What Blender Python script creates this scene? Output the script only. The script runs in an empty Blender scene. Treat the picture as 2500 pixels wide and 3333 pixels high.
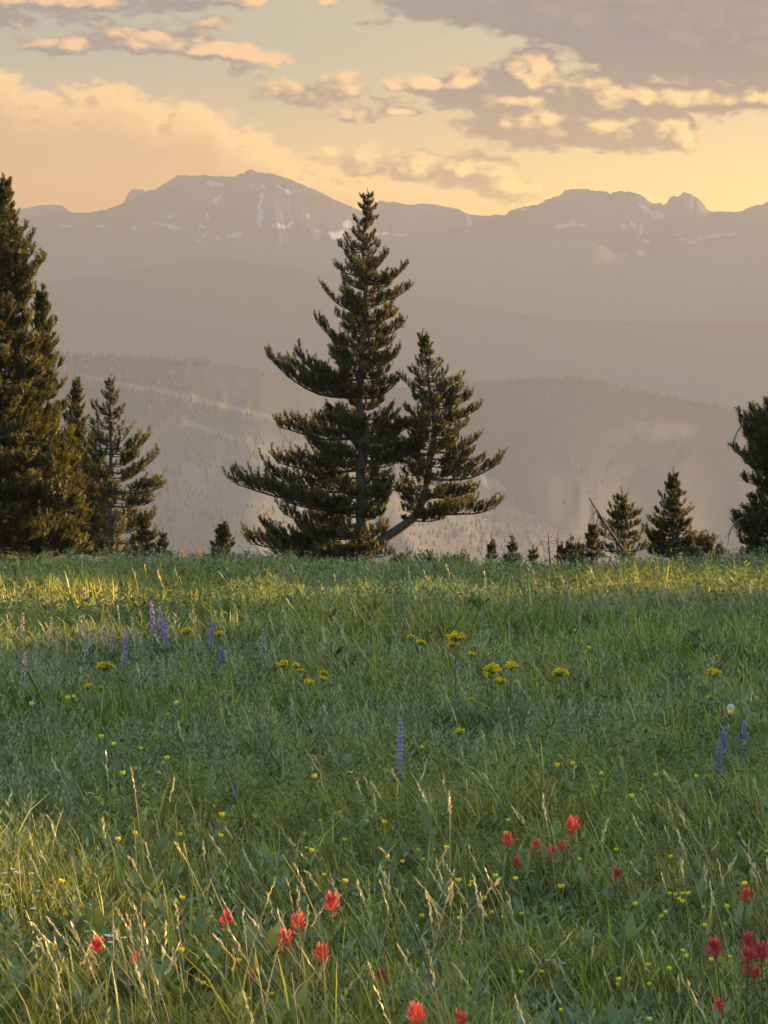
import bpy, math, random
import numpy as np
from mathutils import Vector

# ------------------------------------------------------------------ camera, world, sun, exposure
SC = bpy.context.scene
F = 13573.0                       # focal length in photograph pixels (2500 x 3333)
PITCH = math.radians(2.137)       # camera looks slightly down
CAM = np.array([0.0, 0.0, 1.6])
K = 2500.0 / 1659.0               # my layout notes are in a 1659-wide copy of the photograph
SUN_AZ = math.radians(66)         # to the right of the view direction
SUN_EL = math.radians(7.5)
SUN_DIR = np.array([math.sin(SUN_AZ) * math.cos(SUN_EL), math.cos(SUN_AZ) * math.cos(SUN_EL), math.sin(SUN_EL)])

cd = bpy.data.cameras.new('camera')
cam = bpy.data.objects.new('camera', cd)
SC.collection.objects.link(cam)
cam.location = CAM
cam.rotation_euler = (math.pi / 2 - PITCH, 0, 0)
cd.sensor_fit = 'VERTICAL'
cd.sensor_height = 36.0
cd.lens = 36.0 * F / 3333.0
cd.clip_start = 0.1
cd.clip_end = 200000
SC.camera = cam

SC.view_settings.view_transform = 'Standard'
SC.view_settings.look = 'None'
EXPOSURE = 2.9
SC.view_settings.exposure = EXPOSURE
SC.view_settings.gamma = 1.0
SC.cycles.use_denoising = True
SC.cycles.max_bounces = 8
SC.cycles.diffuse_bounces = 3
SC.cycles.transmission_bounces = 4
SC.cycles.volume_bounces = 1
SC.cycles.caustics_reflective = False
SC.cycles.caustics_refractive = False

HAZE = 2.8e-4                     # per metre
HAZE_COL = (0.187, 0.195, 0.243)
HAZE_TOP = 288.0
HAZE_END = 7100.0
HAZE_GLOW = (174, 157, 142)       # what an endless depth of it looks like

sd = bpy.data.lights.new('sun', 'SUN')
sd.energy = 5.0
sd.angle = math.radians(0.5)
sd.color = (1.0, 0.64, 0.27)
sun = bpy.data.objects.new('sun', sd)
SC.collection.objects.link(sun)
sun.rotation_euler = Vector(-SUN_DIR).to_track_quat('-Z', 'Y').to_euler()
sun.location = (60, 20, 30)


def lin(r, g, b):
    """8-bit sRGB to linear."""
    out = []
    for c in (r, g, b):
        c /= 255.0
        out.append(c / 12.92 if c <= 0.04045 else ((c + 0.055) / 1.055) ** 2.4)
    return tuple(out)


class NT:
    """Tiny helper for writing node trees."""
    def __init__(self, tree):
        self.t = tree

    def node(self, kind, **kw):
        n = self.t.nodes.new(kind)
        for k, v in kw.items():
            setattr(n, k, v)
        return n

    def put(self, sock, v):
        if v is None:
            return
        if isinstance(v, bpy.types.NodeSocket):
            self.t.links.new(v, sock)
        elif isinstance(v, (tuple, list)) and len(v) == 3 and sock.type == 'RGBA':
            sock.default_value = (*v, 1)
        else:
            sock.default_value = v

    def math(self, op, a, b=None, c=None, clamp=False):
        n = self.node('ShaderNodeMath', operation=op, use_clamp=clamp)
        for i, v in enumerate((a, b, c)):
            self.put(n.inputs[i], v)
        return n.outputs[0]

    def vec(self, op, a, b=None):
        n = self.node('ShaderNodeVectorMath', operation=op)
        self.put(n.inputs[0], a)
        self.put(n.inputs[1], b)
        return n.outputs['Value'] if op in ('LENGTH', 'DOT_PRODUCT') else n.outputs[0]

    def step(self, v, lo, hi, a=0.0, b=1.0):
        n = self.node('ShaderNodeMapRange', interpolation_type='SMOOTHSTEP')
        for i, x in enumerate((v, lo, hi, a, b)):
            self.put(n.inputs[i], x)
        return n.outputs[0]

    def mix(self, f, a, b):
        n = self.node('ShaderNodeMix', data_type='RGBA')
        self.put(n.inputs[0], f)
        self.put(n.inputs[6], a)
        self.put(n.inputs[7], b)
        return n.outputs[2]

    def noise(self, v, scale, detail=6, rough=0.55, dist=0.0):
        n = self.node('ShaderNodeTexNoise')
        self.put(n.inputs['Vector'], v)
        n.inputs['Scale'].default_value = scale
        n.inputs['Detail'].default_value = detail
        n.inputs['Roughness'].default_value = rough
        n.inputs['Distortion'].default_value = dist
        return n.outputs[0]


# clouds by direction: (centre x, centre y, radius x, radius up, radius down, turn in degrees, weight), in photograph pixels
CLOUDS = [
    # top left strip
    (150, 10, 560, 60, 46, 0, 1.0), (640, 0, 280, 60, 40, 0, .9), (820, -5, 110, 40, 30, 0, .6),
    (70, 85, 90, 44, 44, 0, .45), (300, 80, 100, 36, 36, 8, .52), (215, 72, 70, 30, 26, 10, .45), (680, 88, 90, 22, 22, 4, .4),
    # left floating cloud
    (250, 160, 170, 32, 22, -2, .9), (440, 150, 190, 52, 32, 3, 1.0), (400, 115, 80, 32, 30, 0, .85), (560, 150, 160, 66, 40, 6, 1.0), (700, 175, 160, 50, 36, 10, 1.0), (820, 195, 130, 42, 32, 6, .85), (785, 225, 50, 26, 22, 0, .6),
    # small ones in the middle
    (905, 302, 90, 44, 36, 0, .55), (1010, 312, 130, 44, 34, 4, .58), (1110, 292, 110, 54, 44, 0, .6), (1165, 372, 80, 34, 28, -15, .42), (1230, 330, 60, 24, 24, 0, .4),
    (1200, 85, 60, 14, 12, 4, .35), (1085, 12, 60, 22, 22, -10, .45),
    # dark deck, top right
    (1560, 5, 360, 120, 100, 2, 1.2), (1850, 60, 460, 150, 140, 14, 1.3), (2200, 120, 520, 220, 180, 8, 1.4), (2480, 170, 470, 220, 130, 4, 1.4), (1370, 10, 130, 60, 50, 0, .8),
    # big cumulus, right
    (1280, 290, 40, 26, 22, 0, .8), (1400, 285, 110, 42, 32, 3, 1.0), (1540, 275, 150, 56, 50, -8, 1.05), (1720, 240, 120, 95, 110, 0, 1.1), (1765, 200, 46, 62, 80, -6, .95), (1650, 340, 260, 70, 40, 0, 1.0),
    (1950, 310, 230, 90, 120, 0, 1.1), (2180, 330, 260, 75, 60, 3, 1.1), (2420, 330, 240, 60, 50, -3, 1.05), (1760, 410, 280, 100, 84, 0, 1.15), (1960, 420, 340, 120, 84, 0, 1.2), (2150, 430, 130, 90, 72, -20, 1.05), (2230, 420, 36, 60, 90, 0, .7),
    (1310, 372, 90, 20, 18, 2, .75),
    # low cloud above the gap
    (1330, 535, 300, 50, 60, 4, .7), (1520, 560, 230, 60, 70, 8, .8), (1650, 610, 140, 40, 50, 8, .6),
]
# the big pale bank on the left: a hazy body below this edge
BANK = [(-700, 120), (-200, 190), (0, 225), (190, 290), (330, 270), (500, 320), (640, 330), (760, 395), (850, 430), (1000, 520), (1250, 560), (1500, 600), (1900, 640), (3000, 700)]


def dirpix(px, py):
    return ((px - 1250) / F * 1000, (1160 - py) / F * 1000)      # milliradians right of the view direction / above the horizon


w = bpy.data.worlds.new('World')
SC.world = w
w.use_nodes = True
w.node_tree.nodes.clear()
n = NT(w.node_tree)
sky = n.node('ShaderNodeTexSky', sky_type='NISHITA')
sky.sun_disc = False
sky.sun_elevation = SUN_EL
sky.sun_rotation = SUN_AZ
sky.altitude = 2800
sky.air_density = 1.4
sky.dust_density = 3.0
sky.ozone_density = 1.0


PUFF0 = 0.95


def cloud_group():
    """Node group: direction in milliradians (u, v, 0) -> cloud thickness."""
    g = bpy.data.node_groups.new('cloud_cover', 'ShaderNodeTree')
    g.interface.new_socket('P', in_out='INPUT', socket_type='NodeSocketVector')
    g.interface.new_socket('D', in_out='OUTPUT', socket_type='NodeSocketFloat')
    g.interface.new_socket('S', in_out='OUTPUT', socket_type='NodeSocketFloat')
    g.interface.new_socket('Bank', in_out='OUTPUT', socket_type='NodeSocketFloat')
    m = NT(g)
    i = m.node('NodeGroupInput')
    o = m.node('NodeGroupOutput')
    p = i.outputs[0]
    sc = m.vec('MULTIPLY', p, (1.0, 1.7, 1.0))
    wn = m.node('ShaderNodeTexNoise')
    m.put(wn.inputs['Vector'], sc)
    wn.inputs['Scale'].default_value = 0.11
    wn.inputs['Detail'].default_value = 7
    wn.inputs['Roughness'].default_value = 0.62
    off = m.vec('SUBTRACT', wn.outputs['Color'], (0.5, 0.5, 0.5))
    pw = m.vec('ADD', p, m.vec('MULTIPLY', off, (9.0, 6.0, 0.0)))
    best = None
    for cx, cy, rx, ru, rd, turn, wt in CLOUDS:
        u, v = dirpix(cx, cy)
        s = F / 1000
        d = m.vec('SUBTRACT', pw, (u, v, 0))
        if turn:
            r = m.node('ShaderNodeVectorRotate', rotation_type='Z_AXIS')
            m.put(r.inputs['Vector'], d)
            r.inputs['Angle'].default_value = math.radians(turn)
            d = r.outputs[0]
        q = m.vec('MAXIMUM', m.vec('MULTIPLY', d, (s / rx, s / ru, 0)), m.vec('MULTIPLY', d, (-s / rx, -s / rd, 0)))
        e = m.math('MULTIPLY_ADD', m.vec('LENGTH', q), -wt, wt)
        best = e if best is None else m.math('SMOOTH_MAX', best, e, 0.18)
    fn = m.noise(sc, 0.33, 7, 0.62)
    vo = m.node('ShaderNodeTexVoronoi', feature='SMOOTH_F1')
    m.put(vo.inputs['Vector'], m.vec('ADD', sc, m.vec('MULTIPLY', off, (5.0, 5.0, 0.0))))
    vo.inputs['Scale'].default_value = 0.15
    vo.inputs['Detail'].default_value = 2.0
    vo.inputs['Roughness'].default_value = 0.45
    vo.inputs['Lacunarity'].default_value = 2.2
    vo.inputs['Smoothness'].default_value = 0.35
    puff = m.math('SUBTRACT', PUFF0, vo.outputs['Distance'])
    d = m.math('ADD', best, m.math('MULTIPLY', m.math('SUBTRACT', fn, 0.5), 0.5))
    d = m.math('MULTIPLY_ADD', puff, 0.5, d)
    m.put(o.inputs[0], d)
    m.put(o.inputs[1], m.math('MULTIPLY_ADD', puff, 0.75, m.math('ADD', best, m.math('MULTIPLY', m.math('SUBTRACT', m.noise(sc, 0.24, 3, 0.55), 0.5), 0.8))))
    # bank: how far below its edge
    sx = m.node('ShaderNodeSeparateXYZ')
    m.put(sx.inputs[0], pw)
    fc = m.node('ShaderNodeFloatCurve')
    cu = fc.mapping.curves[0]
    u0, u1 = dirpix(-700, 0)[0], dirpix(3000, 0)[0]
    v0, v1 = dirpix(0, 760)[1], dirpix(0, 60)[1]
    while len(cu.points) < len(BANK):
        cu.points.new(0.5, 0.5)
    pts = sorted(((dirpix(x, y)[0] - u0) / (u1 - u0), (dirpix(x, y)[1] - v0) / (v1 - v0)) for x, y in BANK)
    for k, (a, b) in enumerate(pts):
        cu.points[k].location = (a, b)
        cu.points[k].handle_type = 'AUTO_CLAMPED'
    fc.mapping.update()
    m.put(fc.inputs['Value'], m.math('DIVIDE', m.math('SUBTRACT', sx.outputs[0], u0), u1 - u0, clamp=True))
    edge = m.math('MULTIPLY_ADD', fc.outputs[0], v1 - v0, v0)
    below = m.math('SUBTRACT', edge, sx.outputs[1])
    m.put(o.inputs[2], m.math('ADD', m.math('MULTIPLY_ADD', puff, 5.0, below), m.math('MULTIPLY', m.math('SUBTRACT', fn, 0.5), 6.0)))
    return g


GR = cloud_group()
tc = n.node('ShaderNodeTexCoord')
sx = n.node('ShaderNodeSeparateXYZ')
n.put(sx.inputs[0], tc.outputs['Generated'])
az = n.math('ARCTAN2', sx.outputs[0], sx.outputs[1])
el = n.math('ARCSINE', sx.outputs[2])
cx = n.node('ShaderNodeCombineXYZ')
u = n.math('MULTIPLY', az, 1000)
v = n.math('MULTIPLY', el, 1000)
n.put(cx.inputs[0], u)
n.put(cx.inputs[1], v)
P = cx.outputs[0]


def cover(offset):
    g = n.node('ShaderNodeGroup')
    g.node_tree = GR
    n.put(g.inputs[0], n.vec('ADD', P, offset) if offset else P)
    return g.outputs[0], g.outputs[1], g.outputs[2]


D0, S0, B0 = cover(None)
D1, S1, B1 = cover((3.6, 2.2, 0))
D2, S2, B2 = cover((9.0, 4.5, 0))
alpha = n.step(D0, -0.04, 0.34)
lit = n.math('ADD', n.math('MULTIPLY', n.math('SUBTRACT', S0, S1), 1.1), n.math('MULTIPLY', n.math('SUBTRACT', S0, S2), 0.6))
lit = n.math('ADD', lit, n.math('MULTIPLY', n.math('SUBTRACT', D0, D1), 0.35))
lit = n.step(lit, -0.2, 1.45)
# the flat deck overhead at the right stays mostly in its own shade
deck = n.step(n.math('SUBTRACT', v, n.math('MAXIMUM', n.math('MULTIPLY_ADD', u, -0.25, 81.0), 64.5)), -2.0, 5.0)
deck = n.math('MULTIPLY', deck, n.step(u, -10, 12))
lit = n.math('MULTIPLY', lit, n.math('MULTIPLY_ADD', deck, -0.9, 1.0))
thick = n.step(D0, 0.1, 0.9)
STR = 0.09
E10 = 1.0 / STR / 2 ** EXPOSURE


def rgb(c, k=1.0):
    return tuple(x * E10 * k for x in lin(*c))


# how warm the air is: towards the sun and towards the horizon
right = n.step(u, -95, 130)
low = n.step(v, 80, 26)
base = n.mix(low, n.mix(right, rgb((184, 178, 158)), rgb((212, 192, 154))), n.mix(right, rgb((232, 186, 136)), rgb((255, 220, 150))))
# bank
ba = n.math('MULTIPLY', n.step(B0, -0.5, 3.2), n.step(u, 40, -45))
bl = n.math('MULTIPLY', n.step(n.math('SUBTRACT', B0, B1), -1.2, 2.2), n.step(B0, 16, 1))
bcol = n.mix(bl, n.mix(right, rgb((216, 178, 138)), rgb((236, 192, 136))), n.mix(right, rgb((250, 208, 150)), rgb((255, 222, 150))))
col = n.mix(n.math('MULTIPLY', ba, 0.85), base, bcol)
shade = n.mix(low, n.mix(right, rgb((160, 149, 143)), rgb((140, 130, 127))), n.mix(right, rgb((208, 172, 136)), rgb((202, 170, 132))))
glow = n.mix(low, n.mix(right, rgb((240, 196, 152)), rgb((252, 208, 152))), n.mix(right, rgb((252, 208, 148)), rgb((255, 226, 150))))
ccol = n.mix(lit, shade, glow)
col = n.mix(n.math('MULTIPLY', alpha, 0.93), col, ccol)
# the evening sky the photograph shows fills the west; the physical sky takes over round it
front = n.math('MULTIPLY', n.step(n.math('ABSOLUTE', u), 260, 130), n.math('MULTIPLY', n.step(v, 170, 100), n.step(v, -40, -10)))
# this light still has to cross the haze between here and the end of the valley: what leaves the sky is what arrives, less the haze's own glow
depth = n.math('MINIMUM', n.math('DIVIDE', HAZE_TOP - 1.6, n.math('MAXIMUM', el, 0.004)), HAZE_END)
over = n.math('SUBTRACT', n.math('EXPONENT', n.math('MULTIPLY', depth, HAZE)), 1.0)
gain = n.vec('SUBTRACT', col, rgb(HAZE_GLOW))
sc_ = n.node('ShaderNodeVectorMath', operation='SCALE')
n.put(sc_.inputs[0], gain)
n.put(sc_.inputs['Scale'], over)
col = n.vec('MAXIMUM', n.vec('ADD', col, sc_.outputs[0]), (0, 0, 0))
bg = n.node('ShaderNodeBackground')
bg.inputs[1].default_value = STR
n.put(bg.inputs[0], col)
bs = n.node('ShaderNodeBackground')
bs.inputs[1].default_value = STR
n.put(bs.inputs[0], sky.outputs[0])
ms = n.node('ShaderNodeMixShader')
n.put(ms.inputs[0], front)
n.put(ms.inputs[1], bs.outputs[0])
n.put(ms.inputs[2], bg.outputs[0])
wo = n.node('ShaderNodeOutputWorld')
n.put(wo.inputs[0], ms.outputs[0])
w.cycles.sampling_method = 'MANUAL'
w.cycles.sample_map_resolution = 1024

#@@STAGE
# ------------------------------------------------------------------ helpers
def ray(px, py):
    x, y = (px - 1250) / F, -(py - 1666.5) / F
    d = np.array([x, math.cos(PITCH) + y * math.sin(PITCH), -math.sin(PITCH) + y * math.cos(PITCH)])
    return d / d[1]


def at(px, py, Y):
    """Point at distance Y seen at photograph pixel (px, py)."""
    return CAM + ray(px, py) * Y


def kat(x, y, Y):
    return at(x * K, y * K, Y)


_rs = np.random.RandomState(7)
_LAT = _rs.rand(256, 256)


def vnoise(x, y):
    x = np.asarray(x, float)
    y = np.asarray(y, float)
    xi, yi = np.floor(x).astype(int), np.floor(y).astype(int)
    fx, fy = x - xi, y - yi
    fx, fy = fx * fx * (3 - 2 * fx), fy * fy * (3 - 2 * fy)
    g = lambda a, b: _LAT[a & 255, b & 255]
    return (g(xi, yi) * (1 - fx) + g(xi + 1, yi) * fx) * (1 - fy) + (g(xi, yi + 1) * (1 - fx) + g(xi + 1, yi + 1) * fx) * fy


def fbm(x, y, o=5, gain=0.5):
    """About -1 .. 1."""
    s, a, t = 0, 1.0, 0
    for k in range(o):
        s = s + a * (vnoise(np.asarray(x) * 2.03 ** k + 17.3 * k, np.asarray(y) * 2.03 ** k + 9.1 * k) * 2 - 1)
        t += a
        a *= gain
    return s / t * 1.6


def smooth(x, a, b):
    t = np.clip((np.asarray(x, float) - a) / (b - a), 0, 1)
    return t * t * (3 - 2 * t)


def mesh_of(name, V, faces, cols=None, mats=(), mi=None, shade_smooth=False, C2=None):
    """V (n,3); faces: list of (m,k) index arrays; cols (n,3) point colours; mats: materials; mi: list of material index per face array."""
    me = bpy.data.meshes.new(name)
    V = np.asarray(V, np.float32)
    faces = [np.asarray(f, np.int32) for f in faces if len(f)]
    me.vertices.add(len(V))
    me.vertices.foreach_set('co', V.ravel())
    li = np.concatenate([f.ravel() for f in faces])
    tot = np.concatenate([np.full(len(f), f.shape[1], np.int32) for f in faces])
    st = np.concatenate([[0], np.cumsum(tot)[:-1]]).astype(np.int32)
    me.loops.add(len(li))
    me.loops.foreach_set('vertex_index', li)
    me.polygons.add(len(tot))
    me.polygons.foreach_set('loop_start', st)
    try:
        me.polygons.foreach_set('loop_total', tot)
    except Exception:
        pass
    if shade_smooth:
        me.polygons.foreach_set('use_smooth', np.ones(len(tot), bool))
    for m in mats:
        me.materials.append(m)
    if mi is not None:
        me.polygons.foreach_set('material_index', np.concatenate([np.full(len(f), k, np.int32) for f, k in zip(faces, mi)]))
    for nm, cc in (('Col', cols), ('Aux', C2)):
        if cc is not None:
            a = me.color_attributes.new(nm, 'FLOAT_COLOR', 'POINT')
            rgba = np.ones((len(V), 4), np.float32)
            rgba[:, :3] = cc
            a.data.foreach_set('color', rgba.ravel())
    me.update()
    me.validate()
    return me


def link(name, data, parent=None):
    o = bpy.data.objects.new(name, data)
    SC.collection.objects.link(o)
    if parent is not None:
        o.parent = parent
    return o


def tag(o, label=None, cat=None, group=None, kind=None):
    for k, v in (('label', label), ('category', cat), ('group', group), ('kind', kind)):
        if v:
            o[k] = v
    return o


class Geo:
    """Collects vertices, faces and colours."""
    def __init__(self):
        self.V, self.C, self.F, self.n = [], [], {}, 0

    def add(self, V, faces, col):
        V = np.asarray(V, float).reshape(-1, 3)
        c = np.asarray(col, float)
        if c.ndim == 1:
            c = np.tile(c, (len(V), 1))
        self.V.append(V)
        self.C.append(c)
        for f in faces:
            f = np.asarray(f, int)
            if len(f):
                self.F.setdefault(f.shape[1], []).append(f + self.n)
        self.n += len(V)

    def tube(self, pts, rad, col, k=6, cap=True):
        pts = np.asarray(pts, float)
        rad = np.broadcast_to(np.asarray(rad, float), (len(pts),))
        tg = np.gradient(pts, axis=0)
        tg /= np.linalg.norm(tg, axis=1, keepdims=True) + 1e-12
        ref = np.array([0.31, 0.93, 0.2]) if abs(tg[:, 2]).mean() > 0.8 else np.array([0.05, 0.1, 1.0])
        a = np.cross(tg, ref)
        a /= np.linalg.norm(a, axis=1, keepdims=True) + 1e-12
        b = np.cross(tg, a)
        th = np.arange(k) / k * 2 * math.pi
        ring = pts[:, None] + rad[:, None, None] * (np.cos(th)[None, :, None] * a[:, None] + np.sin(th)[None, :, None] * b[:, None])
        m = len(pts)
        i = np.arange(m - 1)[:, None] * k
        j = np.arange(k)[None]
        f = np.stack([i + j, i + (j + 1) % k, i + k + (j + 1) % k, i + k + j], -1).reshape(-1, 4)
        self.add(ring.reshape(-1, 3), [f], col)
        if cap and k <= 8:
            self.F.setdefault(k, []).append((np.arange(k) + self.n - k)[None])

    def mesh(self, name, mats, smooth_=False, origin=None):
        V = np.concatenate(self.V)
        if origin is not None:
            V = V - np.asarray(origin)
        return mesh_of(name, V, [np.concatenate(f) for f in self.F.values()], np.concatenate(self.C), mats, shade_smooth=smooth_)


# ------------------------------------------------------------------ materials
def material(name, build):
    m = bpy.data.materials.new(name)
    m.use_nodes = True
    m.node_tree.nodes.clear()
    q = NT(m.node_tree)
    out = q.node('ShaderNodeOutputMaterial')
    q.put(out.inputs[0], build(q))
    return m


def colattr(q, name='Col'):
    a = q.node('ShaderNodeVertexColor')
    a.layer_name = name
    return a.outputs[0]


def scaled(q, col, f):
    s = q.node('ShaderNodeVectorMath', operation='SCALE')
    q.put(s.inputs[0], col)
    q.put(s.inputs['Scale'], f)
    return s.outputs[0]


def pos(q):
    return q.node('ShaderNodeNewGeometry').outputs['Position']


def leafy(trans=0.4, gloss=0.05, tint=(1.15, 1.1, 0.55)):
    def b(q):
        c = colattr(q)
        c = scaled(q, c, q.math('MULTIPLY_ADD', q.noise(pos(q), 9.0, 3), 0.5, 0.75))
        d = q.node('ShaderNodeBsdfDiffuse')
        q.put(d.inputs[0], c)
        t = q.node('ShaderNodeBsdfTranslucent')
        q.put(t.inputs[0], q.vec('MULTIPLY', c, tint))
        m = q.node('ShaderNodeMixShader')
        m.inputs[0].default_value = trans
        q.put(m.inputs[1], d.outputs[0])
        q.put(m.inputs[2], t.outputs[0])
        g = q.node('ShaderNodeBsdfGlossy')
        g.inputs['Roughness'].default_value = 0.45
        g.inputs[0].default_value = (0.8, 0.8, 0.8, 1)
        m2 = q.node('ShaderNodeMixShader')
        m2.inputs[0].default_value = gloss
        q.put(m2.inputs[1], m.outputs[0])
        q.put(m2.inputs[2], g.outputs[0])
        return m2.outputs[0]
    return b


def rough(scale=20.0, amt=0.5, bump=0.0):
    def b(q):
        c = scaled(q, colattr(q), q.math('MULTIPLY_ADD', q.noise(pos(q), scale, 5), amt * 2, 1 - amt))
        p = q.node('ShaderNodeBsdfPrincipled')
        q.put(p.inputs['Base Color'], c)
        p.inputs['Roughness'].default_value = 0.85
        p.inputs['Specular IOR Level'].default_value = 0.2
        if bump:
            bn = q.node('ShaderNodeBump')
            bn.inputs['Strength'].default_value = bump
            bn.inputs['Distance'].default_value = 0.01
            q.put(bn.inputs['Height'], q.noise(pos(q), scale * 3, 4))
            q.put(p.inputs['Normal'], bn.outputs[0])
        return p.outputs[0]
    return b


M_GRASS = material('grass_blades', leafy(0.35, 0.025))
M_NEEDLE = material('pine_needles', leafy(0.42, 0.02, (1.6, 1.2, 0.5)))
M_PETAL = material('petals', leafy(0.3, 0.02, (1.0, 0.95, 0.9)))
M_STRAW = material('straw', leafy(0.3, 0.05, (1.0, 1.0, 0.8)))
M_BARK = material('bark', rough(40, 0.45, 0.6))
M_HILL = material('hillside', rough(0.02, 0.25))
M_ROCK = material('rock_and_snow', rough(0.003, 0.2))
M_SOIL = material('meadow_soil', rough(3.0, 0.45))
M_FOREST = material('forest_needles', rough(0.3, 0.2))

# ------------------------------------------------------------------ ground
A2 = 0.000912
VALLEY = -300.0


def gz(x, y):
    """Ground height: a flat meadow that rounds over its crest about 46 m away and falls to the valley."""
    x = np.asarray(x, float)
    y = np.asarray(y, float)
    r = np.maximum(y, 0) - 15
    q = np.where(r > 0, -A2 * r * r, 0)
    r0 = 75.0
    q = np.where(r > r0, -A2 * r0 * r0 - 2 * A2 * r0 * (r - r0), q)
    q = np.maximum(q, VALLEY)
    near = smooth(y, 200, 70)
    q = q + near * (0.055 * fbm(x * 0.55, y * 0.4, 3) + 0.02 * fbm(x * 2.1, y * 2.1, 2))
    q = q + shade_berm(y) * smooth(x, 9, 30) * smooth(x, 70, 40) * near  # added rise outside the view that blocks the low sun
    return q


def shade_berm(y):
    """Height of an unseen rise added on the right to keep the low sun off most of the meadow; two dips let stripes of sun through."""
    y = np.asarray(y, float)
    h = 4.47 + 0.58 * smooth(y, 24.5, 28) + 0.45 * smooth(y, 47, 49) - 1.45 * smooth(y, 58, 64)
    h = h - 1.2 * np.exp(-((y - 36.2) / 0.9) ** 2) - 1.95 * np.exp(-((y - 40.3) / 2.2) ** 2)
    return h + 0.17 * fbm(y * 0.9 + 3, y * 0, 3)


def build_ground():
    def axis(lo, hi, step, far, grow):
        a = list(np.arange(lo, hi, step))
        s = step
        while a[-1] < far:
            s *= grow
            a.append(a[-1] + s)
        return np.array(a)
    xs = axis(0, 9, 0.2, 8000, 1.13)
    xs = np.concatenate([-xs[::-1][:-1], xs])
    ys = axis(4, 60, 0.2, 6000, 1.11)
    back = axis(0, 1, 0.3, 2000, 1.3)
    ys = np.concatenate([4 - back[::-1][:-1], ys])
    X, Y = np.meshgrid(xs, ys)
    Z = gz(X, Y)
    V = np.stack([X, Y, Z], -1).reshape(-1, 3)
    nx, ny = len(xs), len(ys)
    i = np.arange(ny - 1)[:, None] * nx + np.arange(nx - 1)[None]
    f = np.stack([i, i + 1, i + nx + 1, i + nx], -1).reshape(-1, 4)
    t = smooth(fbm(X * 0.5, Y * 0.5, 4), -0.6, 0.6)[..., None]
    c = np.array([0.030, 0.035, 0.014]) * (1 - t) + np.array([0.05, 0.06, 0.022]) * t
    far = smooth(Y, 120, 900)[..., None]
    t2 = smooth(fbm(X * 0.0016, Y * 0.0016, 5), -0.3, 0.5)[..., None]
    c = c * (1 - far) + far * (np.array([0.13, 0.13, 0.10]) * (1 - t2) + np.array([0.21, 0.20, 0.15]) * t2)
    tag(link('ground', mesh_of('ground', V, [f], c.reshape(-1, 3), [M_SOIL], shade_smooth=True)), kind='structure')


build_ground()


# ------------------------------------------------------------------ far hills and mountains
def ridge_fn(pts):
    """Layout points of a skyline -> function of azimuth tangent giving height tangent."""
    P_ = np.array([ray(x * K, y * K) for x, y in pts])
    return lambda u: np.interp(u, P_[:, 0], P_[:, 2])


def hill(name, pts, R, W, rough_amp, jag, colour, n_u=420, n_t=70, front=1.35, floor=None, u0=None, u1=None, mat=None, seed=0, spur=9.0):
    """A ridge whose skyline is pts when seen from the meadow: its crest stands R metres away, its slopes run W metres down on both sides."""
    fn = ridge_fn(pts)
    u0 = -0.16 if u0 is None else u0
    u1 = 0.16 if u1 is None else u1
    us = np.linspace(u0, u1, n_u)
    ts = np.concatenate([-np.linspace(1, 0, n_t) ** 1.9, np.linspace(0, 0.8, n_t // 3)[1:]])
    U, T = np.meshgrid(us, ts)
    fl = VALLEY if floor is None else floor
    H = CAM[2] + fn(U) * R
    a = np.abs(T)
    H = H + jag * R * 1e-3 * (fbm(U * 420 + seed, U * 0 + seed, 3) + 0.4 * fbm(U * 1500 + seed, U * 0, 2)) * np.exp(-a / 0.025)
    prof = (1 - a) ** front
    # spurs and gullies running down the slope
    sp = fbm(U * spur * 14 + 1.2 * fbm(U * 40, T * 3 + seed, 3) + seed, T * 2.2 + seed, 6, 0.6)
    prof = prof * (1 + rough_amp * sp * np.sin(math.pi * np.minimum(a * 1.2, 1)) ** 0.8)
    Y = R + T * W * (1 + 0.25 * fbm(U * 25 + seed * 3, U * 0, 3) * np.sin(math.pi * a))
    Z = fl + (H - fl) * prof
    X = U * Y
    V = np.stack([X, Y, Z], -1).reshape(-1, 3)
    nx, ny = len(us), len(ts)
    i = np.arange(ny - 1)[:, None] * nx + np.arange(nx - 1)[None]
    f = np.stack([i, i + 1, i + nx + 1, i + nx], -1).reshape(-1, 4)
    c = colour(U, T, X, Y, Z).reshape(-1, 3)
    o = link(name, mesh_of(name, V, [f], c, [mat or M_ROCK], shade_smooth=True))
    tag(o, kind='structure')
    return us, ts, X, Y, Z, c.reshape(ny, nx, 3)


SNOW = []          # blobs in layout pixels: x, y, rx, ry, turn


def snow_mask(X, Y, Z):
    """Snowfields lie where the photograph shows them on the slopes."""
    d = np.stack([X, Y, Z], -1) - CAM
    cz = d[..., 1] * math.cos(PITCH) - d[..., 2] * math.sin(PITCH)
    cy = d[..., 1] * math.sin(PITCH) + d[..., 2] * math.cos(PITCH)
    px = (1250 + F * d[..., 0] / cz) / K
    py = (1666.5 - F * cy / cz) / K
    m = np.zeros(px.shape)
    nz = fbm(px * 0.09, py * 0.09, 4)
    for x, y, rx, ry, t in SNOW:
        t = math.radians(t)
        dx, dy = px - x, py - y
        a, b = dx * math.cos(t) + dy * math.sin(t), -dx * math.sin(t) + dy * math.cos(t)
        m = np.maximum(m, smooth(1 - np.sqrt((a / rx) ** 2 + (b / ry) ** 2) + 0.6 * nz, 0.0, 0.5))
    return m


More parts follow.
